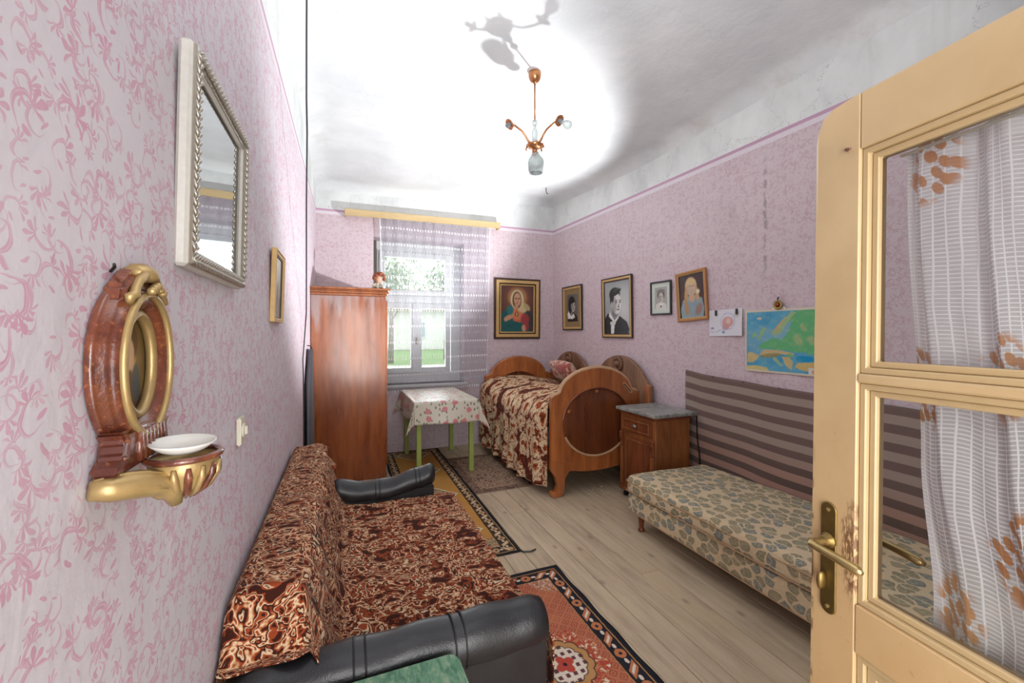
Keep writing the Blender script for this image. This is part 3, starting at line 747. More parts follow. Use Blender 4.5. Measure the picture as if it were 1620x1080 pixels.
# ------------------------------------------------------------------ sofa
so = thing('sofa', 'old black leatherette sofa with rolled arms along the left wall', 'sofa', (0.15, 2.05, 0))
MB().box(-.275, .62, 1.30, 2.76, .07, .30).build('base', M_leather, so, bevel=.015, segs=2)
MB().box(-.09, .655, 1.318, 2.735, .30, .418).build('seat', M_leather, so, bevel=.03, segs=2)
MB().prism([(-.285, .25), (-.285, .74), (-.262, .775), (-.12, .775), (-.095, .75), (-.02, .42), (-.02, .25)], 1.325, 2.90).build('backrest', M_leather, so, bevel=.012, segs=2)
for xx in (-.2, .54):
    for yy in (1.26, 2.80): MB().lathe([(.018, 0), (.03, .09)], (xx, yy, .006), (0, 0, 1), 10).build('leg', M_dark, so)
def arm(y0, y1, x0, x1, ztop, dip, name):
    yc = (y0 + y1) / 2; hw = (y1 - y0) / 2
    mb = MB(); NS, NP = 26, 20
    vs = []
    for i in range(NS + 1):
        t_ = i / NS; X = x0 + (x1 - x0) * t_
        zt = ztop - dip * math.sin(PI * min(1, t_ * 1.25)) + .03 * sm(.8, 1, t_) * (1 if dip else 0)
        shrink = 1 - .22 * (max(0, 1 - min(i, NS - i) / 1.5)) ** 2
        for k in range(NP):
            a = 2 * PI * k / NP
            yy = yc + hw * math.cos(a) * shrink * (1 + .02 * math.sin(X * 23))
            zz = zt - hw * 1.02 + hw * 1.02 * math.sin(a) * shrink + .004 * math.sin(X * 31 + a)
            vs.append((X, yy, zz))
    fs = [(i * NP + k, i * NP + (k + 1) % NP, (i + 1) * NP + (k + 1) % NP, (i + 1) * NP + k) for i in range(NS) for k in range(NP)]
    fs += [tuple(reversed(range(NP))), tuple(range(NS * NP, NS * NP + NP))]
    mb.add(vs, fs); r = mb.build('arm_roll', M_leather, so, smooth=True)
    MB().box(x0, x1 - .006, yc - hw * .86, yc + hw * .86, .08, ztop - dip - hw * (.75 if dip else 1.0)).build('arm_panel', M_leather, so, bevel=.012, segs=2)
    for fx_ in ((.40, .44, .80, .84) if dip else (.34, .375, .655, .69)):
        X = x0 + (x1 - x0) * fx_; zt = ztop - dip * math.sin(PI * min(1, fx_ * 1.25)) - hw * 1.02
        MB().tube([(X, yc + (hw + .0015) * math.cos(a), zt + (hw * 1.02 + .0015) * math.sin(a)) for a in [-.5 + (PI + 1.0) * q / 18 for q in range(19)]], .0028, 6).build('stitched_seam', M_stitch, r, smooth=True)
arm(1.165, 1.315, -.272, .605, .64, 0, 'near')
arm(2.745, 2.89, -.06, .565, .60, .045, 'far')

seatc = thing('seat_throw', 'brown and rust patterned plush cover spread over the seat of the black sofa', 'throw', (.3, 2.0, .42))
def seat_pt(u, v):
    s_ = u * 1.02; Y = 1.318 + 1.425 * v
    if s_ < .70: X = -.015 + s_ - .01; z = .437 + .006 * wob(X * 6, Y * 6, 1.3) + .012 * sm(.2, 0, s_)
    else:
        q = s_ - .70; X = .675 + .022 * min(1, q / .05) + .012 * math.sin(Y * 14) * q / .3; z = .437 - max(0, q - .012) + .004 * math.sin(Y * 6)
    return (X, Y + .008 * wob(s_ * 3, Y * 2, 2) * (1 - abs(2 * v - 1)), z)
MB().grid(80, 110, seat_pt, lambda u, v: (u * 1.02, v * 1.42)).build('cover', M_throw, seatc, smooth=True, solid=.004)
backc = thing('backrest_throw', 'brown and rust plush cover draped over the sofa backrest by the wall', 'throw', (-.18, 2.1, .8))
prof = [(-.291, .50), (-.291, .70), (-.288, .765), (-.27, .792), (-.20, .80), (-.13, .796), (-.10, .775), (-.083, .73), (-.055, .60), (-.028, .50), (-.004, .452), (.03, .446)]
cum = [0]
for a, b in zip(prof[:-1], prof[1:]): cum.append(cum[-1] + math.hypot(b[0] - a[0], b[1] - a[1]))
def back_pt(u, v):
    s_ = u * cum[-1]; i = 0
    while i < len(cum) - 2 and cum[i + 1] < s_: i += 1
    t_ = (s_ - cum[i]) / (cum[i + 1] - cum[i]); X = prof[i][0] + (prof[i + 1][0] - prof[i][0]) * t_; z = prof[i][1] + (prof[i + 1][1] - prof[i][1]) * t_
    L = v * 1.83
    front = sm(.40, .55, s_) 
    if L < .24:
        d_ = .24 - L; Y = 1.318 - .012 * sm(0, .05, d_) - .36 * d_ + .014 * math.sin(s_ * 38) * sm(0, .2, d_)
        zz = z - d_ * (.80 + .2 * math.sin(s_ * 21))
        z = max(zz, min(z, .652 + .010 * math.sin(s_ * 30)))
        X = max(X, -.292)
    else:
        Y = 1.318 + (L - .24)
        fold = front * .010 * math.sin(Y * 34 + 5 * math.sin(s_ * 5)) + front * .008 * wob(Y * 9, s_ * 4, 2)
        X += fold + .002; z += .006 * wob(Y * 5, s_ * 4, 1.7) * (1 if X > -.27 else 0)
        if v > .97: X += front * .03 * math.sin(s_ * 45); Y += .02 * math.sin(s_ * 50)
    return (max(X, -.293), Y, z)
MB().grid(70, 150, back_pt, lambda u, v: (u * cum[-1], v * 1.83)).build('cover', M_throw2, backc, smooth=True, solid=-.003)

# ------------------------------------------------------------------ green stool in the foreground
g = Mat('worn_green_paint'); x, y, z = g.coord(); p = g.xyz(x, y, z)
fr = g.noise(g.xyz(x * 1.0, y * .35, z), 60, 5, .65, .6)
col = g.ramp(fr, [(.35, C(44, 92, 66)), (.5, C(78, 122, 92)), (.64, C(122, 142, 112))])
col = g.mix(g.step(g.noise(p, 6, 4), .55, .75) * .6, col, C(56, 128, 78))
M_green = g.done(col, .5, 0, g.bump(fr, .4, .002))
st = thing('stool', 'worn green painted stool in front of the near sofa arm', 'stool', (.08, .92, 0))
poly = [(-.15, .72), (.285, .72), (.302, .735), (.306, .76), (.296, 1.115), (.288, 1.135), (.27, 1.142), (-.135, 1.142), (-.155, 1.12)]
MB().prism(poly, .583, .612, 'xy').build('seat', M_green, st, bevel=.006, segs=2)
MB().box(-.11, .26, .765, .785, .50, .583).build('apron', M_green, st); MB().box(-.11, .26, 1.08, 1.10, .50, .583).build('apron', M_green, st)
MB().box(-.11, -.09, .785, 1.08, .50, .583).build('apron', M_green, st); MB().box(.24, .26, .785, 1.08, .50, .583).build('apron', M_green, st)
for xx in (-.10, .25):
    for yy in (.775, 1.09): MB().tube([(xx * 1.12 - .01, .93 + (yy - .93) * 1.06, 0), (xx, yy, .583)], [.016, .023], 8).build('leg', M_green, st, smooth=True)

# ------------------------------------------------------------------ rugs
def rug(name, label, x0, x1, y0, y1, mat, th=.005, curl=None):
    def pt(u, v):
        X = x0 + (x1 - x0) * u + (.004 * math.sin(v * 40) if u in (0, 1) else 0); Y = y0 + (y1 - y0) * v
        z = th + .0012 * (1 + wob(X * 6, Y * 4, 2))
        if curl: z += curl(X, Y)
        return (X, Y, z)
    o = MB().grid(24, 60, pt).build(name, mat, smooth=True, solid=th)
    return tag(o, label, 'rug')
def border_cells(g, s_, e, per, e0, e1, bg_, motif, dot):
    """alternating flowers and slanted bars along a border band"""
    t_ = s_ / per; cell = g.mod2(g.floor(t_)); f = g.fract(t_) - 0.5; q = (e - (e0 + e1) / 2) / (e1 - e0)
    fl = g.below(g.hyp(f * 1.3, q), .40 , .03); ctr = g.below(g.hyp(f * 1.3, q), .13, .03)
    bar = g.below(g.abs(f + q * .7), .26, .03) * g.below(g.abs(q), .40, .03); barl = g.below(g.abs(f + q * .7), .09, .02) * g.below(g.abs(q), .28, .03)
    col = g.mix(g.below(g.hyp(g.abs(f) - .48, q), .13, .03), bg_, dot)
    ca = g.mix(ctr, motif, bg_); cb = g.mix(barl, motif, dot)
    col = g.mix(fl * g.inv(cell), col, ca); return g.mix(bar * cell, col, cb)

RX0, RX1, RY0, RY1 = .585, 1.272, .45, 2.392
g = Mat('red_oriental_rug'); x, y, z = g.coord(); p = g.xyz(x, y, z)
w1, w2, _ = g.sep(g.noise(p, 26, 2, .5, 0, True)); xx = x + (w1 - .5) * .010; yy = y + (w2 - .5) * .010
dx = g.min(xx - RX0, RX1 - xx); dy = g.min(yy - RY0, RY1 - yy); e = g.min(dx, dy)
end = g.step(dx - dy, -.001, .001); s_ = xx * end + yy * g.inv(end)
navy, org, wh, red, tan_ = C(38, 38, 44), C(178, 112, 76), C(206, 192, 176), C(158, 78, 58), C(172, 128, 82)
brd = border_cells(g, s_, e, .098, .038, .105, navy, org, wh)
lat = g.abs(g.fract((xx + yy) * 15) - .5) ; lat2 = g.abs(g.fract((xx - yy) * 15) - .5)
dm = g.max(lat, lat2); fld = g.ramp(g.fract(dm * 4.0), [(.0, C(138, 70, 54)), (.45, C(152, 82, 62)), (.55, C(180, 116, 88)), (1.0, C(164, 94, 70))])
fld = g.mix(g.step(g.noise(p, 5, 3), .45, .65) * .35, fld, C(186, 120, 84))
crn = g.hyp(g.min(dx - .105, .5), g.min(dy - .105, .5))
fl2 = g.noise(p, 48, 2, .5, 1.0)
flor = g.ramp(fl2, bands([(0, navy), (.36, wh), (.43, C(146, 66, 56)), (.5, tan_), (.56, org), (.62, wh)]))
fld = g.mix(g.below(crn + (w1 - .5) * .05, .14, .012), fld, flor)
for cy in (1.655, .80):
    mx = xx - (RX0 + RX1) / 2; my = (yy - cy) * .92; r = g.hyp(mx, my); th = g.m('ARCTAN2', my, mx)
    sc = r - g.abs(g.sin(th * 6.0)) * .012
    fld = g.mix(g.below(r - g.abs(g.sin(th * 5.0)) * .045, .165, .006), fld, g.mix(g.step(fl2, .5, .54), C(164, 70, 56), flor))
    fld = g.mix(g.below(sc, .128, .004), fld, navy); fld = g.mix(g.below(sc, .122, .004), fld, tan_)
    fld = g.mix(g.below(sc, .092, .004), fld, navy)
    sq = g.below(g.max(g.abs(g.fract(mx * 27) - .5), g.abs(g.fract(my * 27) - .5)), .26, .05)
    fld = g.mix(g.below(sc, .087, .003), fld, g.mix(sq, wh, C(96, 58, 62)))
    fld = g.mix(g.below(r - g.abs(g.sin(th * 2.0 + .8)) * .022, .028, .004), fld, C(170, 70, 58)); fld = g.mix(g.below(r, .010, .003), fld, navy)
col = g.mix(g.step(e, .104, .107), brd, fld); col = g.mix(g.band(e, .105, .112, .001), col, navy); col = g.mix(g.band(e, .112, .117, .001), col, tan_)
col = g.mix(g.below(e, .036, .0015), col, tan_); col = g.mix(g.below(e, .030, .002), col, navy)
col = g.vary(col, p, 190, .16)
M_red = g.done(col, .95, 0, g.bump(g.noise(p, 260, 2), .5, .004), spec=.1)
rug('rug', 'brick-red oriental runner with navy border and white medallion beside the stool', RX0, RX1, RY0, RY1, M_red)

OX0, OX1, OY0, OY1 = .455, 1.135, 2.632, 5.41
g = Mat('ochre_rug'); x, y, z = g.coord(); p = g.xyz(x, y, z)
w1, w2, _ = g.sep(g.noise(p, 22, 2, .5, 0, True)); xx = x + (w1 - .5) * .012; yy = y + (w2 - .5) * .012
dx = g.min(xx - OX0, OX1 - xx); dy = g.min(yy - OY0, OY1 - yy); e = g.min(dx, dy)
end = g.step(dx - dy, -.001, .001); s_ = xx * end + yy * g.inv(end)
brd = border_cells(g, s_, e, .078, .03, .105, C(62, 50, 44), C(176, 142, 104), C(200, 186, 160))
fl2 = g.noise(p, 42, 2, .5, 1.0)
flor = g.ramp(fl2, bands([(0, C(96, 84, 66)), (.4, C(190, 172, 140)), (.48, C(128, 112, 82)), (.56, C(150, 86, 60)), (.62, C(186, 150, 100))]))
fld = g.mix(g.noise(p, 4, 3), C(166, 118, 60), C(188, 142, 78))
fld = g.mix(g.below(g.hyp(g.min(dx - .105, .5), g.min(dy - .105, .5)) + (w1 - .5) * .05, .16, .012), fld, flor)
for cy in (3.05, 3.80, 4.55, 5.2):
    mx = g.abs(xx - (OX0 + OX1) / 2); my = g.abs(yy - cy); r = mx * .9 + my * .75 + g.abs(g.sin(mx * 60)) * .008
    fld = g.mix(g.below(r, .185, .004), fld, C(206, 192, 160)); fld = g.mix(g.below(r, .168, .004), fld, C(120, 112, 84)); fld = g.mix(g.below(r, .15, .006), fld, flor)
col = g.mix(g.step(e, .104, .107), brd, fld); col = g.mix(g.band(e, .104, .112, .001), col, C(60, 48, 42))
col = g.mix(g.below(e, .03, .0015), col, C(176, 142, 100)); col = g.mix(g.below(e, .024, .002), col, C(40, 38, 40))
col = g.vary(col, p, 190, .14)
M_ochre = g.done(col, .95, 0, g.bump(g.noise(p, 260, 2), .5, .004), spec=.1)
rug('rug', 'ochre runner with light medallions running from the sofa to the window wall', OX0, OX1, OY0, OY1, M_ochre)
MB().tube([(1.128, 4.55, .012), (1.126, 4.2, .011), (1.13, 3.6, .011), (1.127, 3.1, .011), (1.12, 2.66, .011), (1.14, 2.615, .008), (1.19, 2.60, .007), (1.235, 2.615, .007)], .0055, 6).build('floor_cord', plain('black_cord', C(34, 34, 38), .45))
tag(bpy.data.objects['floor_cord'], 'thin black cord lying along the edge of the ochre runner with a curled end', 'cord')
g = Mat('brown_scroll_rug'); x, y, z = g.coord(); p = g.xyz(x, y, z)
n = g.noise(p, 10, 2, .5, 2.4); col = g.ramp(n, bands([(0, C(92, 68, 66)), (.40, C(164, 138, 112)), (.47, C(104, 76, 78)), (.51, C(168, 142, 116)), (.60, C(104, 82, 74))]))
eb = g.min(g.min(x - 1.145, 1.735 - x), g.min(y - 3.735, 4.90 - y)); col = g.mix(g.below(eb, .075, .006), col, g.mix(.5, C(88, 64, 56), col))
M_brug = g.done(g.vary(col, p, 190, .16), .95, 0, g.bump(g.noise(p, 260, 2), .5, .004), spec=.1)
rug('rug', 'small worn brown scroll-patterned rug between the table and the bed', 1.145, 1.735, 3.735, 4.90, M_brug)
fr_ = MB()
for k in range(70):
    X = 1.15 + .585 * k / 69; fr_.tube([(X, 3.736, .004), (X + random.uniform(-.006, .006), 3.736 - random.uniform(.010, .024), .002)], .0013, 4)
o = fr_.build('fringe', plain('grey_fringe', C(150, 130, 110), .95), bpy.data.objects['rug.002']); o['kind'] = 'stuff'

# ------------------------------------------------------------------ striped blanket hung on the right wall
g = Mat('striped_wool_blanket'); u, v, _ = g.coord('UV'); pv = g.xyz(u, v, 0.0)
vv = v + (g.noise(pv, 3, 2) - .5) * .006
st_ = g.fract(vv / .1035); dk = g.below(g.abs(st_ - .25), .245, .02)
lt = g.mix(g.step(v, .35, .65), C(160, 144, 134), C(162, 128, 114)); dd = g.mix(g.step(v, .35, .65), C(116, 96, 91), C(98, 81, 74))
col = g.mix(dk, lt, dd)
wv = g.abs(g.sin(u * 900)) * .5 + g.abs(g.sin(v * 1400)) * .5
col = g.vary(col, pv, 150, .14)
M_blank = g.done(col, .95, 0, g.bump(wv + g.noise(pv, 60, 2), .4, .003), spec=.1, sheen=.15)
def blank(u, v):
    Y = 2.872 - 2.27 * u; top_ = 1.157 - .045 * (u * 2.27 / 1.08) + .002 * math.sin(u * 30) + .003 * math.sin(u * 11) + .02 * max(0, 1 - u * 14)
    z = top_ - v * .93
    X = XR - .010 - .006 * (1 + math.sin(Y * 9 + v * 2)) * (.4 + v) - .004 * (1 + wob(Y * 5, z * 5, 2))
    return (X, Y, z)
bl = thing('wall_blanket', 'brown striped woven blanket hung on the right wall behind the divan', 'blanket', (XR - .02, 1.7, 0.2))
MB().grid(90, 40, blank, lambda u, v: (u * 2.27, v * .93)).build('cloth', M_blank, bl, smooth=True, solid=.003)
for k in range(5):
    Y = 2.86 - .27 * k * 1.05; MB().lathe([(.001, 0), (.005, .001), (.004, .004), (.001, .005)], (XR - .022, Y, 1.15 - .045 * (2.872 - Y) / 1.08), (-1, 0, 0), 8).build('tack', M_dark, bl)

# ------------------------------------------------------------------ flat prints painted by formula
g = Mat('printed_picture'); at = g.node('ShaderNodeAttribute'); at.attribute_name = 'Col'
M_print = g.done(V(g, at.outputs['Color']), .35, spec=.35)
g = Mat('printed_paper'); at = g.node('ShaderNodeAttribute'); at.attribute_name = 'Col'
M_paper = g.done(V(g, at.outputs['Color']), .7, spec=.2)
def tolin(a): a = np.clip(a, 0, 255) / 255.0; return np.where(a <= .04045, a / 12.92, ((a + .055) / 1.055) ** 2.4)
class Art:
    def __init__(s, nx, ny, col):
        X, Y = np.meshgrid(np.linspace(0, 1, nx), np.linspace(0, 1, ny)); s.x, s.y, s.nx, s.ny = X, Y, nx, ny
        s.c = np.zeros((ny, nx, 3)) + np.array(col, float)
    def noise(s, f, k=0):
        r = np.random.default_rng(k + 100); o = np.zeros_like(s.x)
        for i in range(6):
            a = r.uniform(0, 6.28); q = f * (1 + i * .45); o += np.sin(q * (s.x * math.cos(a) + s.y * math.sin(a)) + r.uniform(0, 6.28)) / (1 + i * .4)
        return o / 3
    def put(s, m, col, k=1.0): s.c = s.c * (1 - k * m[..., None]) + np.array(col, float) * k * m[..., None]; return s
    def e(s, cx, cy, rx, ry, a=0, soft=.18):
        dx, dy = s.x - cx, s.y - cy; ca, sa = math.cos(a), math.sin(a)
        d = np.sqrt(((dx * ca + dy * sa) / rx) ** 2 + ((dy * ca - dx * sa) / ry) ** 2); return np.clip((1 - d) / soft + .5, 0, 1)
    def el(s, cx, cy, rx, ry, col, a=0, soft=.18, k=1.0): return s.put(s.e(cx, cy, rx, ry, a, soft), col, k)
    def poly(s, pts, col, k=1.0):
        ins = np.zeros_like(s.x, bool); n = len(pts)
        for i in range(n):
            (x1, y1), (x2, y2) = pts[i], pts[(i + 1) % n]
            if y1 == y2: continue
            c = ((y1 > s.y) != (y2 > s.y)) & (s.x < (x2 - x1) * (s.y - y1) / (y2 - y1) + x1); ins ^= c
        return s.put(ins.astype(float), col, k)
    def mesh(s, w, h, parent, y=0.0, name='print', mat=None, warp=None):
        mb = MB()
        mb.grid(s.nx - 1, s.ny - 1, lambda u, v: ((u - .5) * w, (y if not warp else y - warp(u, v)), (v - .5) * h))
        mb.col = np.concatenate([tolin(s.c), np.ones((s.ny, s.nx, 1))], -1).reshape(-1, 4)
        return mb.build(name, mat or M_print, parent, local=True)

def wall_root(name, label, cat, wall, along, z, roll=0.0, lean=0.0, group=None, off=0.0):
    loc, rz = {'right': ((XR - off, along, z), -PI / 2), 'left': ((XL + off, along, z), PI / 2), 'back': ((along, YB - off, z), 0.0)}[wall]
    r = thing(name, label, cat, loc, (0, 0, 0), group)
    r.rotation_mode = 'XYZ'
    m = Matrix.Rotation(rz, 4, 'Z') @ Matrix.Rotation(lean, 4, 'X') @ Matrix.Rotation(roll, 4, 'Y')
    r.rotation_euler = m.to_euler('XYZ'); return r
def frame_ring(w, h, fw, y0, y1):
    a, b, c, d = w / 2, h / 2, w / 2 - fw, h / 2 - fw
    return MB().ring([(-c, -d), (c, -d), (c, d), (-c, d)], [(-a, -b), (a, -b), (a, b), (-a, b)], y0, y1)
M_gold = plain('dull_gold', C(196, 162, 106), .42, .12, amt=.2, scale=40, bump=.2)
M_dkwood = plain('dark_frame_wood', C(62, 42, 28), .45, amt=.2)
M_black = plain('black_frame', C(38, 34, 34), .45)
M_backing = plain('brown_backing', C(120, 96, 70), .9)
def picture(label, wall, along, z, w, h, steps, art, matw=0, matcol=None, roll=0, lean=.02, depth=.025):
    """steps: list of (width, depth, material) of nested frame bars, outside in"""
    r = wall_root('framed_picture', label, 'picture', wall, along, z, roll, lean, off=.004)
    MB().box(-w / 2 + .004, w / 2 - .004, -.006, 0, -h / 2 + .004, h / 2 - .004).build('backing', M_backing, r, local=True)
    ww, hh = w, h
    for i, (fw, d, m_) in enumerate(steps):
        frame_ring(ww, hh, fw, 0, -d).build('frame' if i == 0 else 'inner_frame', m_, r, local=True, bevel=min(.004, fw * .3)); ww -= 2 * fw; hh -= 2 * fw
    if matw:
        frame_ring(ww, hh, matw, -.006, -.008).build('passe_partout', matcol, r, local=True); ww -= 2 * matw; hh -= 2 * matw
    art.mesh(ww + .004, hh + .004, r, -.0072)
    return r

# devotional picture of a veiled woman in a teal cloak
A = Art(64, 84, (70, 52, 50))
A.put(np.clip(1.3 - np.hypot((A.x - .5) / .55, (A.y - .72) / .45), 0, 1) * .75, (150, 92, 66))
A.el(.50, .75, .27, .20, (190, 150, 96), soft=.5, k=.8); A.el(.50, .75, .22, .165, (150, 100, 68), soft=.3, k=.6)
A.poly([(.02, .0), (.02, .40), (.22, .52), (.34, .60), (.44, .48), (.66, .52), (.80, .58), (.93, .40), (.97, .0)], (34, 88, 88))
A.poly([(.66, .57), (.80, .60), (.90, .50), (.96, .30), (.99, .0), (.86, .0), (.84, .35)], (60, 60, 58))
A.put(np.clip(A.noise(26, 3), 0, 1) * A.e(.5, .2, .5, .3, 0, .5) * .5, (26, 60, 62))
A.poly([(.36, .62), (.30, .40), (.38, .24), (.58, .20), (.72, .26), (.70, .44), (.60, .60)], (176, 92, 72))
A.el(.50, .40, .17, .16, (196, 118, 84), soft=.4); A.el(.74, .28, .13, .12, (150, 62, 66), soft=.3); A.el(.78, .12, .08, .10, (150, 62, 66), soft=.3)
A.el(.49, .70, .20, .215, (206, 190, 150), soft=.12); A.el(.62, .55, .19, .12, (196, 178, 136), a=-.4, soft=.25); A.el(.79, .545, .12, .06, (176, 156, 112), a=-.6, soft=.3)
A.el(.485, .69, .135, .185, (74, 52, 40), soft=.12)
A.el(.495, .70, .105, .15, (198, 154, 122), a=.06, soft=.15); A.el(.47, .56, .06, .10, (186, 140, 108), soft=.3)
for ex in (.455, .545): A.el(ex, .715, .026, .010, (70, 46, 38), soft=.5)
for ex in (.455, .545): A.el(ex, .738, .036, .008, (104, 72, 54), soft=.5, k=.8)
A.el(.507, .675, .012, .035, (160, 112, 88), soft=.6); A.el(.502, .625, .030, .009, (160, 78, 70), soft=.5)
A.el(.48, .385, .055, .045, (52, 40, 30), soft=.2); A.el(.48, .385, .030, .028, (190, 170, 110), soft=.3); A.el(.48, .45, .03, .04, (190, 96, 50), soft=.4)
A.el(.24, .31, .15, .055, (190, 140, 108), a=.35, soft=.2); A.el(.15, .27, .05, .05, (190, 140, 108), soft=.3); A.el(.70, .08, .06, .08, (190, 140, 108), a=.3, soft=.3)
A.el(.28, .47, .10, .10, (50, 112, 112), a=.7, soft=.4)
picture('gilt framed picture of a veiled woman in a teal cloak touching her chest', 'back', 2.283, 1.845, .705, .852,
        [(.028, .022, M_dkwood), (.042, .034, M_gold), (.016, .024, M_dkwood), (.018, .020, M_gold)], A)

def face(A, cx, cy, rx, ry, skin, shade, eye=(40, 34, 32), dx=0.0):
    A.el(cx, cy, rx, ry, skin, soft=.14); A.el(cx - rx * .55, cy - ry * .1, rx * .5, ry * .8, shade, soft=.7, k=.55)
    for s_ in (-1, 1):
        A.el(cx + dx + s_ * rx * .42, cy + ry * .12, rx * .2, ry * .065, eye, soft=.5); A.el(cx + dx + s_ * rx * .42, cy + ry * .30, rx * .28, ry * .05, eye, soft=.6, k=.8)
    A.el(cx + dx * 1.4, cy - ry * .2, rx * .12, ry * .22, shade, soft=.8, k=.8); A.el(cx + dx * 1.3, cy - ry * .31, rx * .2, ry * .05, eye, soft=.8, k=.6)
    A.el(cx + dx, cy - ry * .55, rx * .34, ry * .06, eye, soft=.6, k=.75)
# woman in black and white, head turned
A = Art(54, 76, (88, 88, 86)); A.put(np.clip(A.x, 0, 1) * .4, (120, 120, 116))
A.poly([(.02, .0), (.04, .26), (.22, .38), (.60, .34), (.90, .20), (.98, .0)], (34, 34, 34)); A.poly([(.02, .30), (.24, .46), (.40, .22), (.60, .30), (.72, .16), (.50, .10), (.06, .12)], (216, 214, 206))
A.el(.38, .36, .14, .14, (120, 118, 114)); A.el(.44, .66, .32, .27, (30, 30, 30), soft=.1); A.el(.28, .52, .14, .22, (32, 32, 32), soft=.2)
face(A, .55, .56, .19, .20, (176, 172, 166), (90, 88, 86), dx=.05); A.el(.46, .76, .24, .10, (28, 28, 28), soft=.2)
M_brownmat = plain('olive_brown_mat', C(134, 112, 76), .9)
picture('small black and gold framed portrait of a dark-haired person nearest the room corner', 'right', 4.873, 1.838, .505, .592,
        [(.014, .026, M_black), (.030, .020, M_gold)], A, .070, M_brownmat)
# young man in a dark suit
A = Art(64, 96, (156, 160, 160)); A.put(np.clip(1 - np.hypot((A.x - .75) / .6, (A.y - .45) / .6), 0, 1), (196, 198, 196)); A.put(np.clip((A.y - .8) * 3, 0, 1) * A.x * .6, (100, 106, 112))
A.poly([(.0, .0), (.0, .30), (.12, .40), (.42, .33), (.62, .33), (.88, .22), (.96, .10), (.94, .0)], (46, 47, 50))
A.poly([(.20, .42), (.40, .26), (.58, .36), (.56, .30), (.40, .20), (.16, .34)], (222, 222, 218)); A.poly([(.26, .22), (.40, .20), (.36, .0), (.24, .0)], (222, 222, 218)); A.poly([(.20, .23), (.46, .24), (.42, .17), (.24, .16)], (210, 210, 206))
A.poly([(.28, .50), (.30, .34), (.42, .28), (.54, .34), (.56, .48)], (150, 150, 148)); A.el(.42, .40, .12, .08, (96, 96, 96), soft=.6, k=.6)
A.el(.41, .755, .215, .125, (44, 44, 44), a=.05, soft=.16); A.el(.29, .66, .07, .11, (46, 46, 46), soft=.25)
face(A, .49, .57, .175, .20, (214, 212, 208), (124, 124, 124), dx=.055); A.el(.30, .57, .04, .055, (176, 174, 170), soft=.3)
A.el(.50, .785, .17, .045, (44, 44, 44), a=.30, soft=.25); A.el(.34, .70, .045, .10, (48, 48, 48), a=-.2, soft=.35); A.el(.46, .83, .13, .03, (86, 86, 86), a=.25, soft=.9, k=.5)
picture('large framed black and white portrait of a young man in a dark suit', 'right', 3.895, 1.79, .552, .685,
        [(.012, .026, M_dkwood), (.026, .022, M_gold), (.010, .018, M_dkwood)], A)
# small child photograph in a pale mount
A = Art(44, 56, (156, 154, 148)); A.poly([(.05, .0), (.10, .22), (.35, .30), (.65, .30), (.92, .22), (.96, .0)], (200, 198, 190)); A.poly([(.30, .26), (.5, .08), (.70, .26)], (214, 210, 204)); A.el(.5, .12, .06, .05, (60, 56, 54))
A.el(.50, .64, .30, .24, (84, 80, 76), soft=.2); A.el(.5, .80, .32, .10, (110, 106, 100), soft=.3); face(A, .50, .52, .20, .22, (188, 176, 164), (140, 128, 118))
M_palemat = plain('pale_green_mat', C(196, 204, 194), .9)
picture('small black framed photo of a child in a wide pale mount', 'right', 3.197, 1.84, .284, .327, [(.017, .02, M_black)], A, .042, M_palemat, roll=.01)
# blonde figure in light blue
A = Art(60, 78, (62, 40, 38)); A.put(np.clip(A.noise(12, 5), 0, 1) * .5, (92, 62, 54))
A.poly([(.06, .0), (.04, .22), (.14, .42), (.34, .50), (.66, .50), (.88, .42), (.95, .20), (.90, .0)], (128, 150, 158)); A.put(np.clip(A.noise(16, 8), 0, 1) * A.e(.5, .2, .42, .3, 0, .5) * .5, (150, 166, 164))
A.el(.48, .72, .23, .21, (196, 170, 124), soft=.1); A.el(.28, .52, .07, .22, (186, 146, 98), a=-.15, soft=.25); A.el(.70, .54, .07, .18, (190, 150, 104), a=.2, soft=.25); A.el(.28, .25, .07, .20, (178, 130, 86), a=.1, soft=.4)
A.el(.50, .46, .12, .10, (196, 156, 122), soft=.3); A.el(.50, .66, .155, .17, (190, 166, 140), soft=.12); A.el(.47, .58, .12, .09, (176, 156, 136), soft=.4, k=.7)
A.el(.50, .725, .15, .012, (140, 106, 84), soft=.6, k=.7); A.el(.50, .82, .17, .06, (204, 176, 126), soft=.3); A.el(.74, .58, .07, .05, (214, 206, 180), soft=.3); A.el(.74, .18, .16, .10, (150, 104, 92), a=.7, soft=.5, k=.8)
M_honey = plain('honey_wood_frame', C(174, 118, 62), .42, amt=.15)
picture('tilted honey-coloured frame with a blonde figure in light blue', 'right', 2.812, 1.83, .345, .44, [(.020, .024, M_honey), (.009, .018, M_gold)], A, roll=-.055)
# faded picture on the left wall
A = Art(50, 36, (150, 144, 128)); A.put(np.clip(A.noise(9, 4) + .2, 0, 1) * .7, (176, 168, 148)); A.poly([(0, 0), (0, .3), (.3, .42), (.6, .3), (1, .38), (1, 0)], (110, 104, 88)); A.el(.6, .4, .12, .2, (84, 78, 66), soft=.3); A.el(.35, .5, .05, .22, (70, 62, 54), soft=.3)
picture('faded landscape picture in a thin gold frame on the left wall', 'left', 2.235, 1.715, .285, .328, [(.008, .022, M_gold), (.012, .018, M_gold), (.006, .013, M_dkwood)], A, lean=.03)

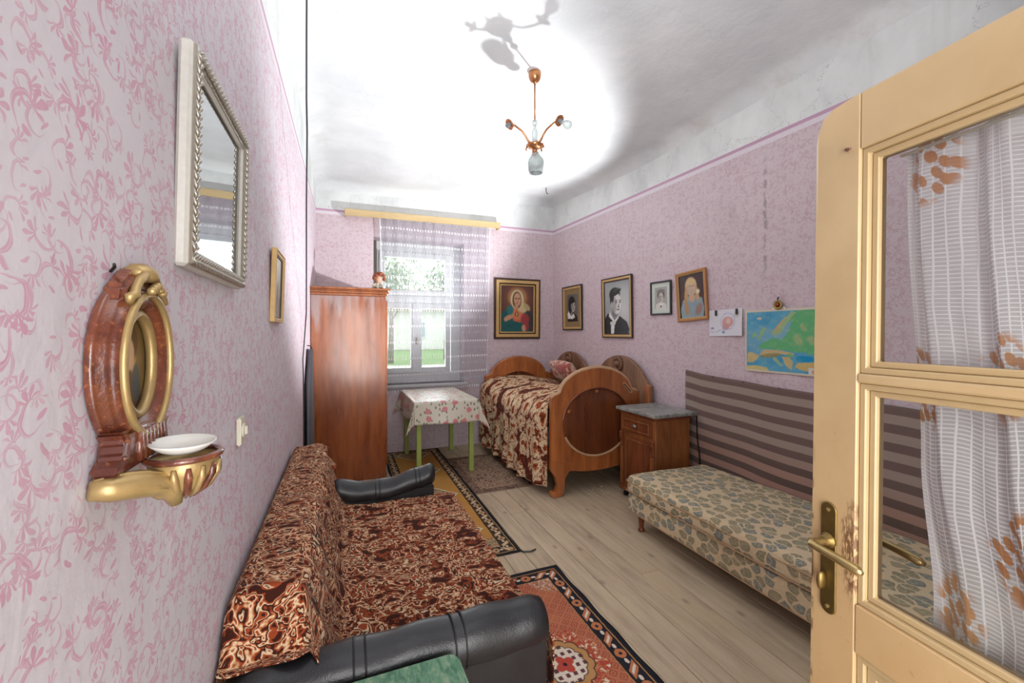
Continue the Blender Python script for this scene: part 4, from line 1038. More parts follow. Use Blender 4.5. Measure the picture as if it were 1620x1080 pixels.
# drawing pinned to the wall
A = Art(56, 40, (214, 214, 220)); A.el(.58, .52, .17, .20, (206, 160, 158), soft=.15); A.el(.52, .34, .10, .12, (200, 152, 150), soft=.3); A.el(.60, .56, .06, .10, (220, 190, 180), soft=.5)
A.put((np.abs(np.hypot((A.x - .58) / .21, (A.y - .55) / .30) - 1) < .045).astype(float), (150, 160, 200), .7); A.put(((np.abs(A.y - .18 - .1 * A.noise(9, 2)) < .02) & (A.x < .5)).astype(float), (170, 170, 200), .6); A.el(.45, .15, .05, .05, (120, 150, 200)); A.el(.10, .30, .05, .04, (150, 130, 180)); A.el(.85, .8, .08, .12, (170, 170, 150), soft=.5, k=.5)
pr = wall_root('pinned_drawing', 'white paper with a pink drawing clipped to the right wall beside the map', 'drawing', 'right', 2.468, 1.585, -.02, .0, off=.006)
A.mesh(.315, .215, pr, -.001, 'sheet', M_paper, lambda u, v: .010 * (1 - v) * u)
for xx in (-.085, .11): MB().box(xx - .009, xx + .009, -.012, 0, .060, .105).build('clip', M_black, pr, local=True, bevel=.003)
# map of europe
A = Art(150, 130, (92, 160, 188)); nz = A.noise(14, 1); nz2 = A.noise(40, 2)
A.put(np.clip(nz * .8 + .3, 0, 1) * .6, (60, 138, 178)); A.put(A.e(.22, .50, .25, .22, .3, .5), (128, 170, 190), .6)
def land(pts, col): A.poly([(a + .008 * math.sin(31 * b), b) for a, b in pts], col)
gr = (98, 172, 118)
land([(.50, .58), (.52, .70), (.60, .82), (.70, .95), (.82, .99), (1, .99), (1, .30), (.90, .30), (.80, .34), (.66, .34), (.55, .36), (.44, .36), (.34, .38), (.22, .36), (.20, .44), (.30, .50), (.42, .56)], gr)
land([(.36, .62), (.42, .70), (.50, .80), (.60, .90), (.64, .96), (.70, .94), (.62, .84), (.56, .72), (.50, .62), (.42, .58)], (150, 178, 130)); land([(.38, .64), (.50, .80), (.56, .88), (.52, .78), (.44, .66)], (188, 160, 120))
A.el(.56, .66, .035, .16, (120, 168, 186), a=-.45); A.el(.48, .58, .08, .035, (120, 168, 186), a=.3)
land([(.20, .50), (.26, .62), (.30, .70), (.26, .72), (.20, .64), (.22, .58), (.17, .52)], (140, 176, 130)); land([(.11, .54), (.17, .58), (.16, .64), (.11, .62)], (130, 180, 120)); A.el(.20, .86, .035, .02, (200, 186, 160))
land([(.04, .14), (.03, .28), (.08, .32), (.20, .26), (.18, .20), (.12, .14)], (196, 176, 124))
land([(.20, .28), (.28, .36), (.44, .36), (.58, .34), (.68, .32), (.64, .28), (.50, .30), (.38, .28), (.28, .24)], (190, 172, 128)); A.put(A.e(.36, .27, .14, .035, .15), (140, 130, 84), .8)
land([(.38, .25), (.42, .24), (.52, .12), (.50, .10), (.40, .20)], (150, 180, 140)); land([(.50, .26), (.60, .26), (.66, .18), (.62, .06), (.56, .14)], (190, 172, 122)); land([(.56, .30), (.64, .32), (.66, .26), (.58, .26)], (104, 170, 110))
land([(.68, .12), (.72, .18), (.92, .20), (1, .24), (1, .10), (.86, .06), (.74, .08)], (196, 172, 112)); land([(0, .0), (0, .08), (.14, .10), (.30, .08), (.36, .0)], (200, 186, 128))
A.el(.80, .245, .12, .045, (30, 140, 186)); A.el(.98, .40, .05, .08, (24, 150, 120)); A.el(.97, .80, .08, .14, (92, 178, 110), soft=.6)
for q in ((.72, .52, .05, .09), (.88, .52, .05, .07), (.78, .70, .03, .06), (.94, .62, .03, .07)): A.el(*q, (170, 176, 128), a=.5, soft=.6, k=.7)
A.put(np.clip(nz2, 0, 1) * .25, (210, 200, 150)); A.poly([(.84, .0), (.84, .12), (1, .13), (1, 0)], (206, 204, 196)); A.el(.90, .06, .02, .03, (190, 150, 130))
A.put(((A.x < .025) | (A.x > .985) | (A.y < .03) | (A.y > .965)).astype(float), (206, 198, 178))
mp = wall_root('wall_map', 'coloured map of Europe pinned to the right wall above the striped blanket', 'map', 'right', 2.005, 1.445, .0, .0, off=.006)
A.mesh(.555, .455, mp, -.001, 'sheet', M_paper, lambda u, v: .004 * (1 + math.sin(u * 9 + v * 3)))
bd = wall_root('badge', 'small round gilt icon hung on a nail over the top of the map', 'badge', 'right', 2.02, 1.70, 0, 0, off=.018)
MB().lathe([(.001, 0), (.03, .0), (.034, .004), (.03, .008), (.026, .006), (.001, .006)], (0, 0, 0), (0, -1, 0), 20).build('medal', plain('gilt_medal', C(150, 130, 70), .35, .7), bd, smooth=True, local=True)
MB().lathe([(.001, .006), (.018, .008), (.001, .012)], (0, 0, 0), (0, -1, 0), 14).build('centre', plain('red_enamel', C(140, 60, 40), .35), bd, smooth=True, local=True)
MB().tube([(0, .0, .03), (0, -.006, .05), (0, .008, .055)], .004, 6).build('nail', M_dark, bd, local=True)
MB().box(-.05, .05, .004, .008, -.035, -.015).build('paper_strip', plain('white_tape', C(214, 208, 190), .8), bd, local=True)

# ------------------------------------------------------------------ mirror with carved silver frame
M_silver = plain('silvered_wood', C(186, 180, 168), .34, .75, amt=.14, scale=50, bump=.25)
g = Mat('mirror_glass'); p = g.xyz(*g.coord())
M_mirror = g.done(g.vary(C(158, 162, 162), p, 8, .05), .03, 1.0)
mr = wall_root('mirror', 'rectangular mirror with carved silver leaf frame on the left wall', 'mirror', 'left', 1.214, 1.850, .0, .022, off=.003)
mw, mh = .478, .440
M_side = plain('silver_frame_side', C(200, 198, 190), .5, .25, amt=.12, scale=80)
fr = frame_ring(mw, mh, .040, 0, -.024).build('frame', M_side, mr, local=True, bevel=.006, )
frame_ring(mw - .006, mh - .006, .030, -.022, -.030).build('carved_band', M_silver, mr, local=True, bevel=.004)
mb = MB()
def leafs(a, b, horiz):
    n = int((b - a) / .017)
    for k in range(n):
        t_ = a + (b - a) * (k + .5) / n
        for s_ in (-1, 1):
            for side in (-1, 1):
                if horiz: c = (t_, -.030, side * (mh / 2 - .018) + s_ * .007)
                else: c = (side * (mw / 2 - .018) + s_ * .007, -.030, t_)
                d_ = (.011 * (1 if horiz else .5 * s_), 0, .011 * (.6 * s_ if horiz else 1))
                mb.tube([(c[0] - d_[0], c[1], c[2] - d_[2]), (c[0], c[1] - .003, c[2]), (c[0] + d_[0], c[1], c[2] + d_[2])], [.001, .0045, .001], 5)
leafs(-mw / 2 + .02, mw / 2 - .02, True); leafs(-mh / 2 + .03, mh / 2 - .03, False)
o = mb.build('carved_leaves', M_silver, fr, local=True, smooth=True); o['kind'] = 'stuff'
MB().box(-mw / 2 + .036, mw / 2 - .036, -.018, -.014, -mh / 2 + .036, mh / 2 - .036).build('glass', M_mirror, mr, local=True)

# ------------------------------------------------------------------ holy-water shrine and its dish
g = Mat('brown_glaze'); p = g.xyz(*g.coord()); n = g.noise(p, 16, 4, .6, 1.0); sp_ = g.noise(p, 120, 3)
col = g.ramp(n, [(.35, C(80, 40, 30)), (.55, C(112, 60, 40)), (.7, C(138, 80, 52))]); col = g.mix(g.step(sp_, .60, .68) * .35, col, C(176, 110, 58))
M_glaze = g.done(col, .14, 0, g.bump(sp_, .35, .003), .6)
M_goldl = plain('gold_glaze', C(172, 146, 98), .34, .5, amt=.16, scale=60, bump=.12)
sh = wall_root('wall_shrine', 'glazed brown and gold ceramic holy-water shrine with oval picture on the left wall', 'shrine', 'left', .772, 1.455, .0, .0, off=.002)
NO = 72
def ov(rx, rz, y, cz=0.0): return [(rx * math.cos(2 * PI * k / NO), y, cz + rz * math.sin(2 * PI * k / NO)) for k in range(NO)]
def loft(loops, mat, name, parent, closed=False):
    mb = MB(); vs = [p_ for l in loops for p_ in l]; fs = []
    for i in range(len(loops) - 1):
        for k in range(NO): fs.append((i * NO + k, i * NO + (k + 1) % NO, (i + 1) * NO + (k + 1) % NO, (i + 1) * NO + k))
    mb.add(vs, fs); return mb.build(name, mat, parent, smooth=True, local=True)
body = loft([ov(.096, .118, .0), ov(.099, .121, -.006), ov(.097, .119, -.010), ov(.094, .115, -.011), ov(.094, .115, -.019), ov(.090, .112, -.021), ov(.088, .110, -.025), ov(.086, .108, -.029), ov(.080, .102, -.032), ov(.068, .090, -.030), ov(.058, .080, -.020), ov(.050, .072, -.012)], M_glaze, 'body', sh)
MB().tube(ov(.079, .101, -.033), .0052, 10, True).build('outer_ring', M_goldl, sh, smooth=True, local=True)
MB().tube(ov(.051, .073, -.018), .0075, 10, True).build('inner_ring', M_goldl, sh, smooth=True, local=True)
A = Art(40, 52, (120, 98, 60)); A.el(.5, .62, .20, .22, (196, 160, 110), soft=.3); A.el(.5, .72, .26, .20, (90, 66, 40), soft=.3); A.el(.5, .60, .14, .16, (206, 168, 130), soft=.2); A.poly([(.1, 0), (.2, .34), (.5, .44), (.8, .34), (.9, 0)], (104, 76, 60)); A.el(.36, .2, .1, .12, (210, 170, 130)); A.el(.7, .3, .12, .2, (70, 80, 84))
A.mesh(.096, .140, sh, -.010, 'oval_picture')
# crest
MB().prism([(-.060, .085), (.060, .085), (.054, .110), (.034, .124), (.014, .140), (-.014, .140), (-.034, .124), (-.054, .110)], 0, -.026).build('crest', M_glaze, sh, local=True, bevel=.006, segs=2)
for s_ in (-1, 1):
    MB().tube([(s_ * .050, -.028, .086), (s_ * .057, -.031, .094), (s_ * .047, -.033, .098), (s_ * .042, -.032, .106), (s_ * .032, -.032, .118), (s_ * .016, -.032, .128), (s_ * .004, -.030, .130)], [.005, .007, .007, .006, .006, .007, .006], 8).build('scroll', M_goldl, sh, smooth=True, local=True)
MB().lathe([(.002, -.014), (.016, -.008), (.022, .0), (.016, .010), (.003, .015)], (0, -.024, .132), (0, -.3, 1), 14).build('finial', M_goldl, sh, smooth=True, local=True)
for k in range(5): MB().lathe([(.001, 0), (.006, .003), (.006, .010), (.001, .013)], (-.018 + .009 * k, -.036, .112 - .004 * abs(k - 2)), (0, -1, .3), 8).build('crest_leaf', M_goldl, sh, smooth=True, local=True)
# pedestal and bracket
MB().prism([(-.092, -.140), (.092, -.140), (.084, -.128), (.070, -.118), (.066, -.100), (.078, -.085), (-.078, -.085), (-.066, -.100), (-.070, -.118), (-.084, -.128)], 0, -.034).build('pedestal', M_glaze, sh, local=True, bevel=.005, segs=2)
for k in range(7): MB().tube([(-.036 + .012 * k, -.034, -.092), (-.040 + .0133 * k, -.036, -.132)], .0045, 6).build('flute', M_glaze, sh, smooth=True, local=True)
for s_ in (-1, 1):
    MB().tube([(s_ * .092, -.004, -.152), (s_ * .080, -.020, -.155), (s_ * .055, -.040, -.160), (s_ * .034, -.058, -.168), (s_ * .022, -.068, -.185), (s_ * .018, -.070, -.205)], [.012, .017, .019, .018, .015, .008], 10).build('bracket_arm', M_goldl, sh, smooth=True, local=True)
    for q in range(4):
        dz = .012 - .007 * q
        MB().tube([(s_ * .090, -.008 - .004 * q, -.150 + dz * .8), (s_ * .076, -.028 - .004 * q, -.152 + dz), (s_ * .054, -.050 - .004 * q, -.158 + dz), (s_ * .036, -.068 - .002 * q, -.168 + dz)], [.0015, .0035, .0035, .0015], 6).build('feather', M_goldl, sh, smooth=True, local=True)
    MB().lathe([(.002, -.012), (.012, -.006), (.015, 0), (.011, .008), (.002, .013)], (s_ * .030, -.058, -.178), (s_, -.4, .2), 10).build('cherub_knob', M_goldl, sh, smooth=True, local=True)
bs = MB().lathe([(.003, -.062), (.016, -.058), (.032, -.042), (.041, -.022), (.045, 0), (.042, .002), (.036, -.012), (.003, -.03)], (0, -.075, -.140), (0, 0, 1), 28).build('basin', M_goldl, sh, smooth=True, local=True)
MB().tube([(.045 * math.cos(a), -.075 + .045 * math.sin(a), -.139) for a in [2 * PI * k / 28 for k in range(28)]], .005, 8, True).build('basin_rim', M_glaze, bs, smooth=True, local=True)
for k in range(9):
    a = PI + PI * k / 8
    MB().tube([(.044 * math.cos(a), -.075 + .044 * math.sin(a), -.150), (.042 * math.cos(a), -.075 + .042 * math.sin(a), -.165), (.030 * math.cos(a), -.075 + .030 * math.sin(a), -.186), (.014 * math.cos(a), -.075 + .014 * math.sin(a), -.200)], [.003, .0055, .005, .002], 6).build('acanthus_leaf', M_goldl if k % 2 == 0 else M_glaze, bs, smooth=True, local=True)
MB().tube([(-.03, .0, .130), (-.034, -.006, .136), (-.05, -.012, .138)], .002, 6).build('hook', M_dark, sh, local=True)
M_porc = plain('white_porcelain', C(216, 214, 208), .18, 0, amt=.03)
di = thing('saucer', 'small white porcelain dish resting on the basin of the wall shrine', 'dish', (XL + .077, .765, 1.3225), (.04, .05, 0))
MB().lathe([(.016, 0), (.022, .001), (.032, .007), (.040, .014), (.042, .017), (.039, .0165), (.030, .010), (.020, .005), (.001, .004)], (0, 0, 0), (0, 0, 1), 32).build('bowl', M_porc, di, smooth=True, local=True)

# ------------------------------------------------------------------ light switch, hanging cable
M_ivory = plain('ivory_plastic', C(206, 200, 182), .4)
sw = wall_root('light_switch', 'ivory rotary light switch on the left wall above the sofa', 'switch', 'left', 1.51, 1.20, 0, 0, off=.001)
MB().box(-.032, .032, -.012, 0, -.043, .043).build('plate', M_ivory, sw, local=True, bevel=.004, segs=2)
MB().lathe([(.022, 0), (.022, .004), (.016, .006), (.015, .002), (.001, .002)], (0, -.012, 0), (0, -1, 0), 18).build('bezel', M_ivory, sw, local=True, smooth=True, angle=.7)
MB().box(-.005, .005, -.024, -.012, -.013, .013).build('toggle', M_ivory, sw, local=True, bevel=.002)
hc = MB().tube([(-.172, 2.36, 3.31), (-.174, 2.37, 3.0), (-.180, 2.45, 2.74), (-.184, 2.55, 2.6), (-.208, 2.83, 2.3), (-.240, 3.26, 1.9), (-.262, 3.55, 1.66), (-.285, 3.68, 1.45), (-.291, 3.62, 1.30), (-.291, 3.66, 1.15), (-.291, 3.70, .80), (-.291, 3.70, .40)], .0046, 8).build('hanging_cable', plain('black_cable', C(44, 44, 50), .5), smooth=True)
tag(hc, 'black cable hanging from the ceiling beside the left wall', 'cable')

# ------------------------------------------------------------------ three-armed ceiling lamp
M_copper = plain('coppery_brass', C(176, 122, 82), .3, .8, amt=.15, scale=60)
g = Mat('cut_glass'); 
M_cut = None
pb = g.node('ShaderNodeBsdfPrincipled'); pb.inputs['Base Color'].default_value = (.66, .72, .71, 1); pb.inputs['Roughness'].default_value = .08; pb.inputs['Transmission Weight'].default_value = .6; pb.inputs['IOR'].default_value = 1.35
g.nt.links.new(pb.outputs[0], g.out.inputs[0]); M_cut = g.mat
LXc, LYc = 1.226, 2.611
LZ = ceil_z(LXc, LYc)
la = thing('ceiling_lamp', 'copper ceiling lamp with three arms, one bulb and one glass shade', 'lamp', (LXc, LYc, 2.75))
MB().lathe([(.042, 0), (.045, -.012), (.042, -.04), (.030, -.062), (.012, -.075), (.004, -.078)], (LXc, LYc, LZ + .004), (0, 0, 1), 24).build('canopy', M_copper, la, smooth=True)
MB().tube([(LXc, LYc, LZ - .07), (LXc, LYc, 2.96)], .006, 8).build('rod', M_copper, la, smooth=True)
MB().lathe([(.006, .155), (.018, .150), (.021, .135), (.010, .115), (.009, .105), (.020, .075), (.022, .05), (.017, .03), (.022, .01), (.010, .0)], (LXc, LYc, 2.815), (0, 0, 1), 10).build('glass_baluster', M_cut, la, smooth=True, angle=.4)
MB().lathe([(.004, -.06), (.012, -.05), (.014, -.035), (.035, -.028), (.062, -.012), (.058, -.006), (.018, .012), (.012, .02), (.004, .022)], (LXc, LYc, 2.805), (0, 0, 1), 16).build('hub', M_copper, la, smooth=True)
for k in range(6):
    a = 2 * PI * k / 6 + .3
    MB().tube([(LXc + .03 * math.cos(a), LYc + .03 * math.sin(a), 2.79), (LXc + .055 * math.cos(a), LYc + .055 * math.sin(a), 2.80), (LXc + .066 * math.cos(a), LYc + .066 * math.sin(a), 2.775), (LXc + .055 * math.cos(a), LYc + .055 * math.sin(a), 2.768)], [.005, .007, .006, .003], 6).build('hub_leaf', M_copper, la, smooth=True)
ends = [(-.185, -.012, 2.905), (.090, -.175, 2.905), (.085, .165, 2.90)]
for k, (ex, ey, ez) in enumerate(ends):
    L = math.hypot(ex, ey); dx_, dy_ = ex / L, ey / L
    pth = [(LXc + dx_ * r, LYc + dy_ * r, z_) for r, z_ in ((.02, 2.80), (.05, 2.815), (.075, 2.85), (.10, 2.875), (L * .82, 2.90), (L, ez))]
    MB().tube(pth, [.008, .008, .007, .007, .007, .008], 8).build('arm', M_copper, la, smooth=True)
    ax = (dx_, dy_, -.75)
    c_ = Vector((LXc + ex, LYc + ey, ez)); n_ = Vector(ax).normalized()
    MB().lathe([(.006, -.012), (.014, -.006), (.034, .004), (.037, .012), (.034, .014), (.02, .008), (.001, .006)], c_, ax, 18).build('cup', M_copper, la, smooth=True)
    MB().lathe([(.014, 0), (.0145, .03), (.012, .032), (.001, .032)], c_ + n_ * .006, ax, 14).build('socket', plain('lamp_socket', C(120, 124, 128), .4), la, smooth=True, angle=.7)
    if k == 1:
        MB().lathe([(.011, 0), (.012, .012), (.022, .03), (.029, .05), (.026, .068), (.014, .08), (.001, .083)], c_ + n_ * .036, ax, 18).build('bulb', M_cut, la, smooth=True)
    if k == 2:
        cs = Vector((c_.x + dx_ * .02, c_.y + dy_ * .02, 0))
        MB().lathe([(.030, .145), (.034, .135), (.040, .12), (.058, .095), (.060, .075), (.052, .0), (.049, .0), (.056, .075), (.054, .092), (.036, .118)], (cs.x, cs.y, 2.685), (0, 0, 1), 28).build('glass_shade', M_cut, la, smooth=True)
        MB().tube([(c_.x, c_.y, ez - .01), (cs.x, cs.y, 2.86), (cs.x, cs.y, 2.80)], [.008, .012, .014], 8).build('shade_holder', M_copper, la, smooth=True)
hk = MB().tube([(2.43, 4.83, ceil_z(2.43, 4.83) + .01), (2.43, 4.83, 3.33), (2.44, 4.825, 3.30), (2.455, 4.82, 3.305)], .005, 6).build('ceiling_hook', M_dark); tag(hk, 'small dark hook in the ceiling near the far right corner', 'hook')

# ------------------------------------------------------------------ pelmet and lace curtain
M_pelm = wood('pale_yellow_board', C(184, 158, 112), C(204, 180, 134), 'x', 1.0, .5, .1)
pe = thing('pelmet', 'long pale yellow wooden curtain pelmet above the window', 'pelmet', (1.0, YB, 2.95), (0, -.012, 0))
MB().box(-.985, .985, -.125, -.107, -.035, .045).build('front_board', M_pelm, pe, local=True, bevel=.003)
MB().box(-.985, .985, -.107, -.002, .030, .045).build('top_board', M_pelm, pe, local=True)
for xx in (-.985, .967): MB().box(xx, xx + .018, -.107, -.002, -.035, .030).build('end_board', M_pelm, pe, local=True)
g = Mat('white_lace'); u, v, _ = g.coord('UV')
row = g.fract(v / .20); col_ = g.fract(u / .050)
inrow = g.below(row, .14, .02)
dash = g.below(g.abs(col_ - .5), .20, .05)
fine = g.abs(g.sin(u * 620)) * .5 + g.abs(g.sin(v * 520)) * .5
lowr = g.band(row, .55, .72, .02) * g.below(g.abs(g.fract(u / .050 + .5) - .5), .16, .04)
al = .30 + fine * .16 + inrow * (dash * .52 - .12) + lowr * .2
edge = g.max(g.below(u, .018, .003), g.step(u, 2.07, 2.075)); al = g.max(al, edge * .85)
M_lace = g.done(g.mix(inrow * dash + edge * .6 + lowr * .4, C(166, 168, 178), C(232, 232, 236)), .85, 0, None, 0, g.m('MINIMUM', al, 1.0), spec=.1)
cu = thing('lace_curtain', 'long white lace curtain hanging in front of the window', 'curtain', (1.12, 5.37, .8))
def lace(u, v):
    z = .795 + .045 * (1 - u) * 0 + (2.925 - .795) * v - (1 - v) * .04 * (1 - u)
    x0 = .41 + .085 * (1 - v); x1 = 1.852 - .055 * (1 - v)
    amp = .010 * (.35 + .65 * v)
    return (x0 + (x1 - x0) * u + .004 * math.sin(u * 60), 5.365 + amp * math.sin(u * 74 + .6 * math.sin(v * 3)) + .012 * math.sin(u * 17 + v * 2), z)
MB().grid(260, 24, lace, lambda u, v: (u * 2.09, v * 2.13)).build('net', M_lace, cu, smooth=True)
MB().tube([(.40, 5.36, 2.932), (1.86, 5.36, 2.95)], .006, 8).build('curtain_wire', M_dark, cu)
# dark shutter leaf folded back inside the recess
M_shut = plain('grey_brown_shutter', C(92, 86, 80), .6)
sl = thing('shutter_leaf', 'narrow dark shutter leaf folded into the left side of the window recess', 'shutter', (.37, 5.54, .9))
MB().box(.353, .385, 5.455, 5.62, .86, 2.66).build('board', M_shut, sl, bevel=.003)
for z0, z1 in ((.95, 1.7), (1.8, 2.56)): MB().box(.385, .392, 5.48, 5.60, z0, z1).build('panel', M_shut, sl, bevel=.003)

# ------------------------------------------------------------------ doll on the wardrobe
dl = thing('doll', 'small doll with curly reddish hair sitting on top of the wardrobe', 'doll', (.345, 4.74, 1.962))
M_hair = plain('red_curls', C(146, 84, 58), .9, amt=.3, scale=90, bump=.8); M_skin = plain('doll_skin', C(206, 160, 134), .5); M_dress = plain('doll_dress', C(198, 190, 172), .9, amt=.2, scale=30)
MB().lathe([(.001, .0), (.060, .0), (.058, .015), (.034, .05), (.026, .075), (.016, .085), (.001, .086)], (.345, 4.74, 1.962), (0, 0, 1), 16).build('body', M_dress, dl, smooth=True)
MB().lathe([(.002, -.045), (.026, -.036), (.040, -.008), (.038, .02), (.022, .040), (.002, .045)], (.355, 4.735, 2.088), (0, 0, 1), 16).build('head', M_skin, dl, smooth=True)
mb = MB()
for k in range(46):
    a = random.uniform(0, 2 * PI); b = random.uniform(-.25, 1.0)
    c_ = Vector((math.cos(a) * math.sqrt(max(0, 1 - b * b)), math.sin(a) * math.sqrt(max(0, 1 - b * b)), b))
    if c_.y < -.55 and c_.z < .3: continue
    p_ = Vector((.362, 4.74, 2.098)) + c_ * .056
    mb.lathe([(.002, -.016), (.015, -.010), (.02, 0), (.015, .011), (.002, .016)], p_, tuple(c_), 7)
o = mb.build('hair', M_hair, dl, smooth=True); o['kind'] = 'stuff'
for s_ in (-1, 1):
    MB().tube([(.345 + s_ * .022, 4.735, 2.035), (.345 + s_ * .05, 4.70, 2.01), (.345 + s_ * .055, 4.675, 1.985)], [.012, .010, .009], 8).build('arm', M_dress, dl, smooth=True)
    MB().tube([(.345 + s_ * .02, 4.70, 1.980), (.345 + s_ * .028, 4.65, 1.978), (.345 + s_ * .03, 4.615, 1.977)], [.014, .012, .012], 8).build('leg', M_black, dl, smooth=True)

# ------------------------------------------------------------------ open door with glazed upper part
g = Mat('ochre_door_paint'); x, y, z = g.coord(); p = g.xyz(x, y, z)
n = g.noise(p, 5, 4); col = g.ramp(n, [(.3, C(174, 148, 108)), (.7, C(186, 162, 122))])
low = g.inv(g.step(z, .7, 1.6)); col = g.mix(low * .35, col, C(186, 140, 88))
sp_ = g.noise(p, 70, 4); col = g.mix(g.step(sp_, .64, .70) * .35 * (low + .15), col, C(140, 92, 52))
# rubbed paint by the handle
hx = g.hyp((x - .080) * 5.0, (z - 1.085) * 1.15); rub = g.below(hx + (g.noise(g.xyz(x * 3.0, y, z), 26, 4) - .5) * .16, .085, .03) * g.step(g.noise(g.xyz(x * 4.0, y, z), 60, 3), .42, .52)
col = g.mix(rub * .85, col, C(96, 58, 36))
ed = g.below(x, .006, .003) * g.step(g.noise(g.xyz(x, y, z * .6), 22, 4), .48, .55) * g.inv(g.step(z, 1.15, 1.3)); col = g.mix(ed * .8, col, C(84, 56, 40))
col = g.mix(g.below(x + z * .0, .004, .003) * g.step(z, 1.7, 1.85) * .6, col, C(226, 216, 196))
M_door = g.done(col, g.m('MULTIPLY_ADD', n, .15, .28), 0, g.bump(g.noise(g.xyz(x, y, z * .25), 60, 3) + sp_ * .3, .15, .002), .15)
M_dmould = plain('ochre_moulding', C(174, 150, 110), .36, amt=.08)
dr = thing('door_1', None, None, (.883, .572, 0), (math.radians(-.9), 0, math.radians(-98.8)), kind='structure')
H, W, SW = 1.952, .86, .088
def dbox(name, x0, x1, y0, y1, z0, z1, m_=None, bev=.002, par=None): return MB().box(x0, x1, y0, y1, z0, z1).build(name, m_ or M_door, par or dr, local=True, bevel=bev)
MB().prism([(0, .008), (SW, .008), (SW, H), (.075, H), (.034, H - .004), (.014, H - .016), (.003, H - .040), (0, H - .06)], 0, .04).build('stile', M_door, dr, local=True, bevel=.002)
dbox('stile', W - .095, W, 0, .04, .008, H)
dbox('top_rail', SW + .0006, W - .0956, 0, .04, 1.846, H); dbox('middle_rail', SW + .0006, W - .0956, 0, .04, .905, .995); dbox('bottom_rail', SW + .0006, W - .0956, 0, .04, .008, .16)
dbox('muntin', SW, W - .095, -.001, .04, 1.408, 1.425, bev=.003)
def mould(x0, x1, z0, z1, name, inset=((0, .012, .006), (.012, .024, .014))):
    for a, b, y_ in inset:
        MB().ring([(x0 + b, z0 + b), (x1 - b, z0 + b), (x1 - b, z1 - b), (x0 + b, z1 - b)], [(x0 + a, z0 + a), (x1 - a, z0 + a), (x1 - a, z1 - a), (x0 + a, z1 - a)], y_, .034).build(name, M_dmould, dr, local=True, bevel=.002)
mould(SW, W - .095, 1.425, 1.846, 'bead'); mould(SW, W - .095, .995, 1.408, 'bead'); mould(SW, W - .095, .16, .905, 'panel_bead', ((0, .014, .006), (.014, .032, .012)))
dbox('panel', SW + .03, W - .125, .016, .028, .19, .875, M_door, .004)
M_dglass = glass_mat('door_glass', (.97, .98, .975, 1), 1.2)
for z0, z1 in ((1.445, 1.826), (1.015, 1.390)): MB().box(SW + .02, W - .115, .022, .025, z0, z1).build('pane', M_dglass, dr, local=True)
M_brass = plain('aged_brass', C(122, 100, 56), .38, .85, amt=.3, scale=45, bump=.15); M_brassb = plain('worn_bright_brass', C(176, 154, 104), .28, .85, amt=.12, scale=40)
def plate(ys):
    y0, y1 = (0, -.004) if ys < 0 else (.04, .044)
    pts = [(.039 + .016 * math.cos(a), 1.150 + .016 * math.sin(a)) for a in [PI * k / 12 for k in range(13)]] + [(.039 - .016 * math.cos(a), .962 - .016 * math.sin(a)) for a in [PI * k / 12 for k in range(13)]]
    return MB().prism(pts, y0, y1).build('lock_plate', M_brass, dr, local=True, bevel=.0015)
for s_, yo in ((-1, 0.0), (1, .04)):
    pl_ = plate(s_)
    def Y(d_): return yo + s_ * d_
    MB().lathe([(.015, .004), (.015, .008), (.011, .011), (.009, .02)], (.041, yo, 1.092), (0, s_, 0), 18).build('rosette', M_brass, pl_, local=True, smooth=True)
    MB().tube([(.041, Y(.008), 1.092), (.041, Y(.030), 1.092), (.041, Y(.046), 1.093), (.047, Y(.053), 1.093), (.062, Y(.054), 1.092), (.10, Y(.053), 1.090), (.132, Y(.052), 1.087), (.140, Y(.052), 1.086)], [.0085, .0075, .0075, .0075, .0075, .0080, .0085, .004], 10).build('lever', M_brassb, pl_, local=True, smooth=True)
    MB().lathe([(.008, .004), (.009, .010), (.0085, .018), (.003, .022)], (.033, yo, 1.010), (0, s_, 0), 12, .65, 2.0).build('lock_knob', M_brass, pl_, local=True, smooth=True)
    for zz in (1.151, .961): MB().lathe([(.004, .004), (.004, .006), (.001, .007)], (.039, yo, zz), (0, s_, 0), 8).build('screw', M_brassb, pl_, local=True)
MB().tube([(.066, .0, 1.853), (.0665, -.006, 1.853), (.072, -.010, 1.851), (.078, -.010, 1.849)], .0028, 6).build('rusty_nail', plain('rust', C(110, 74, 60), .8), dr, local=True)
for zz in (.3, 1.0, 1.7): MB().tube([(W, -.004, zz - .05), (W, -.004, zz + .05)], .008, 8).build('hinge', M_brass, dr, local=True)

# net curtain behind the door glass
g = Mat('net_with_orange_leaves'); u, v, _ = g.coord('UV')
wu, wvv, _ = g.sep(g.noise(g.xyz(u, v, 0.0), 5, 2, .5, 0, True))
fy = g.fract((v + (wvv - .5) * .02) / .0068); fx = g.fract((u + (wu - .5) * .02) / .0170)
hth = g.below(g.abs(fy - .5), .15, .10) * g.m('MULTIPLY_ADD', g.noise(g.xyz(u * .2, v, 0.0), 160, 2), 1.3, .1, True); vth = g.below(g.abs(fx - .5), .075, .05)
dense = g.step(g.noise(g.xyz(u, v * .6, 4.0), 3.5, 3), .50, .64)
al = g.m('MINIMUM', g.max(hth, vth) * .36 + .60 + dense * .10, 1.0)
hem = g.max(g.below(u, .016, .003), g.step(v, .800, .812)); al = g.max(al, hem * .9)
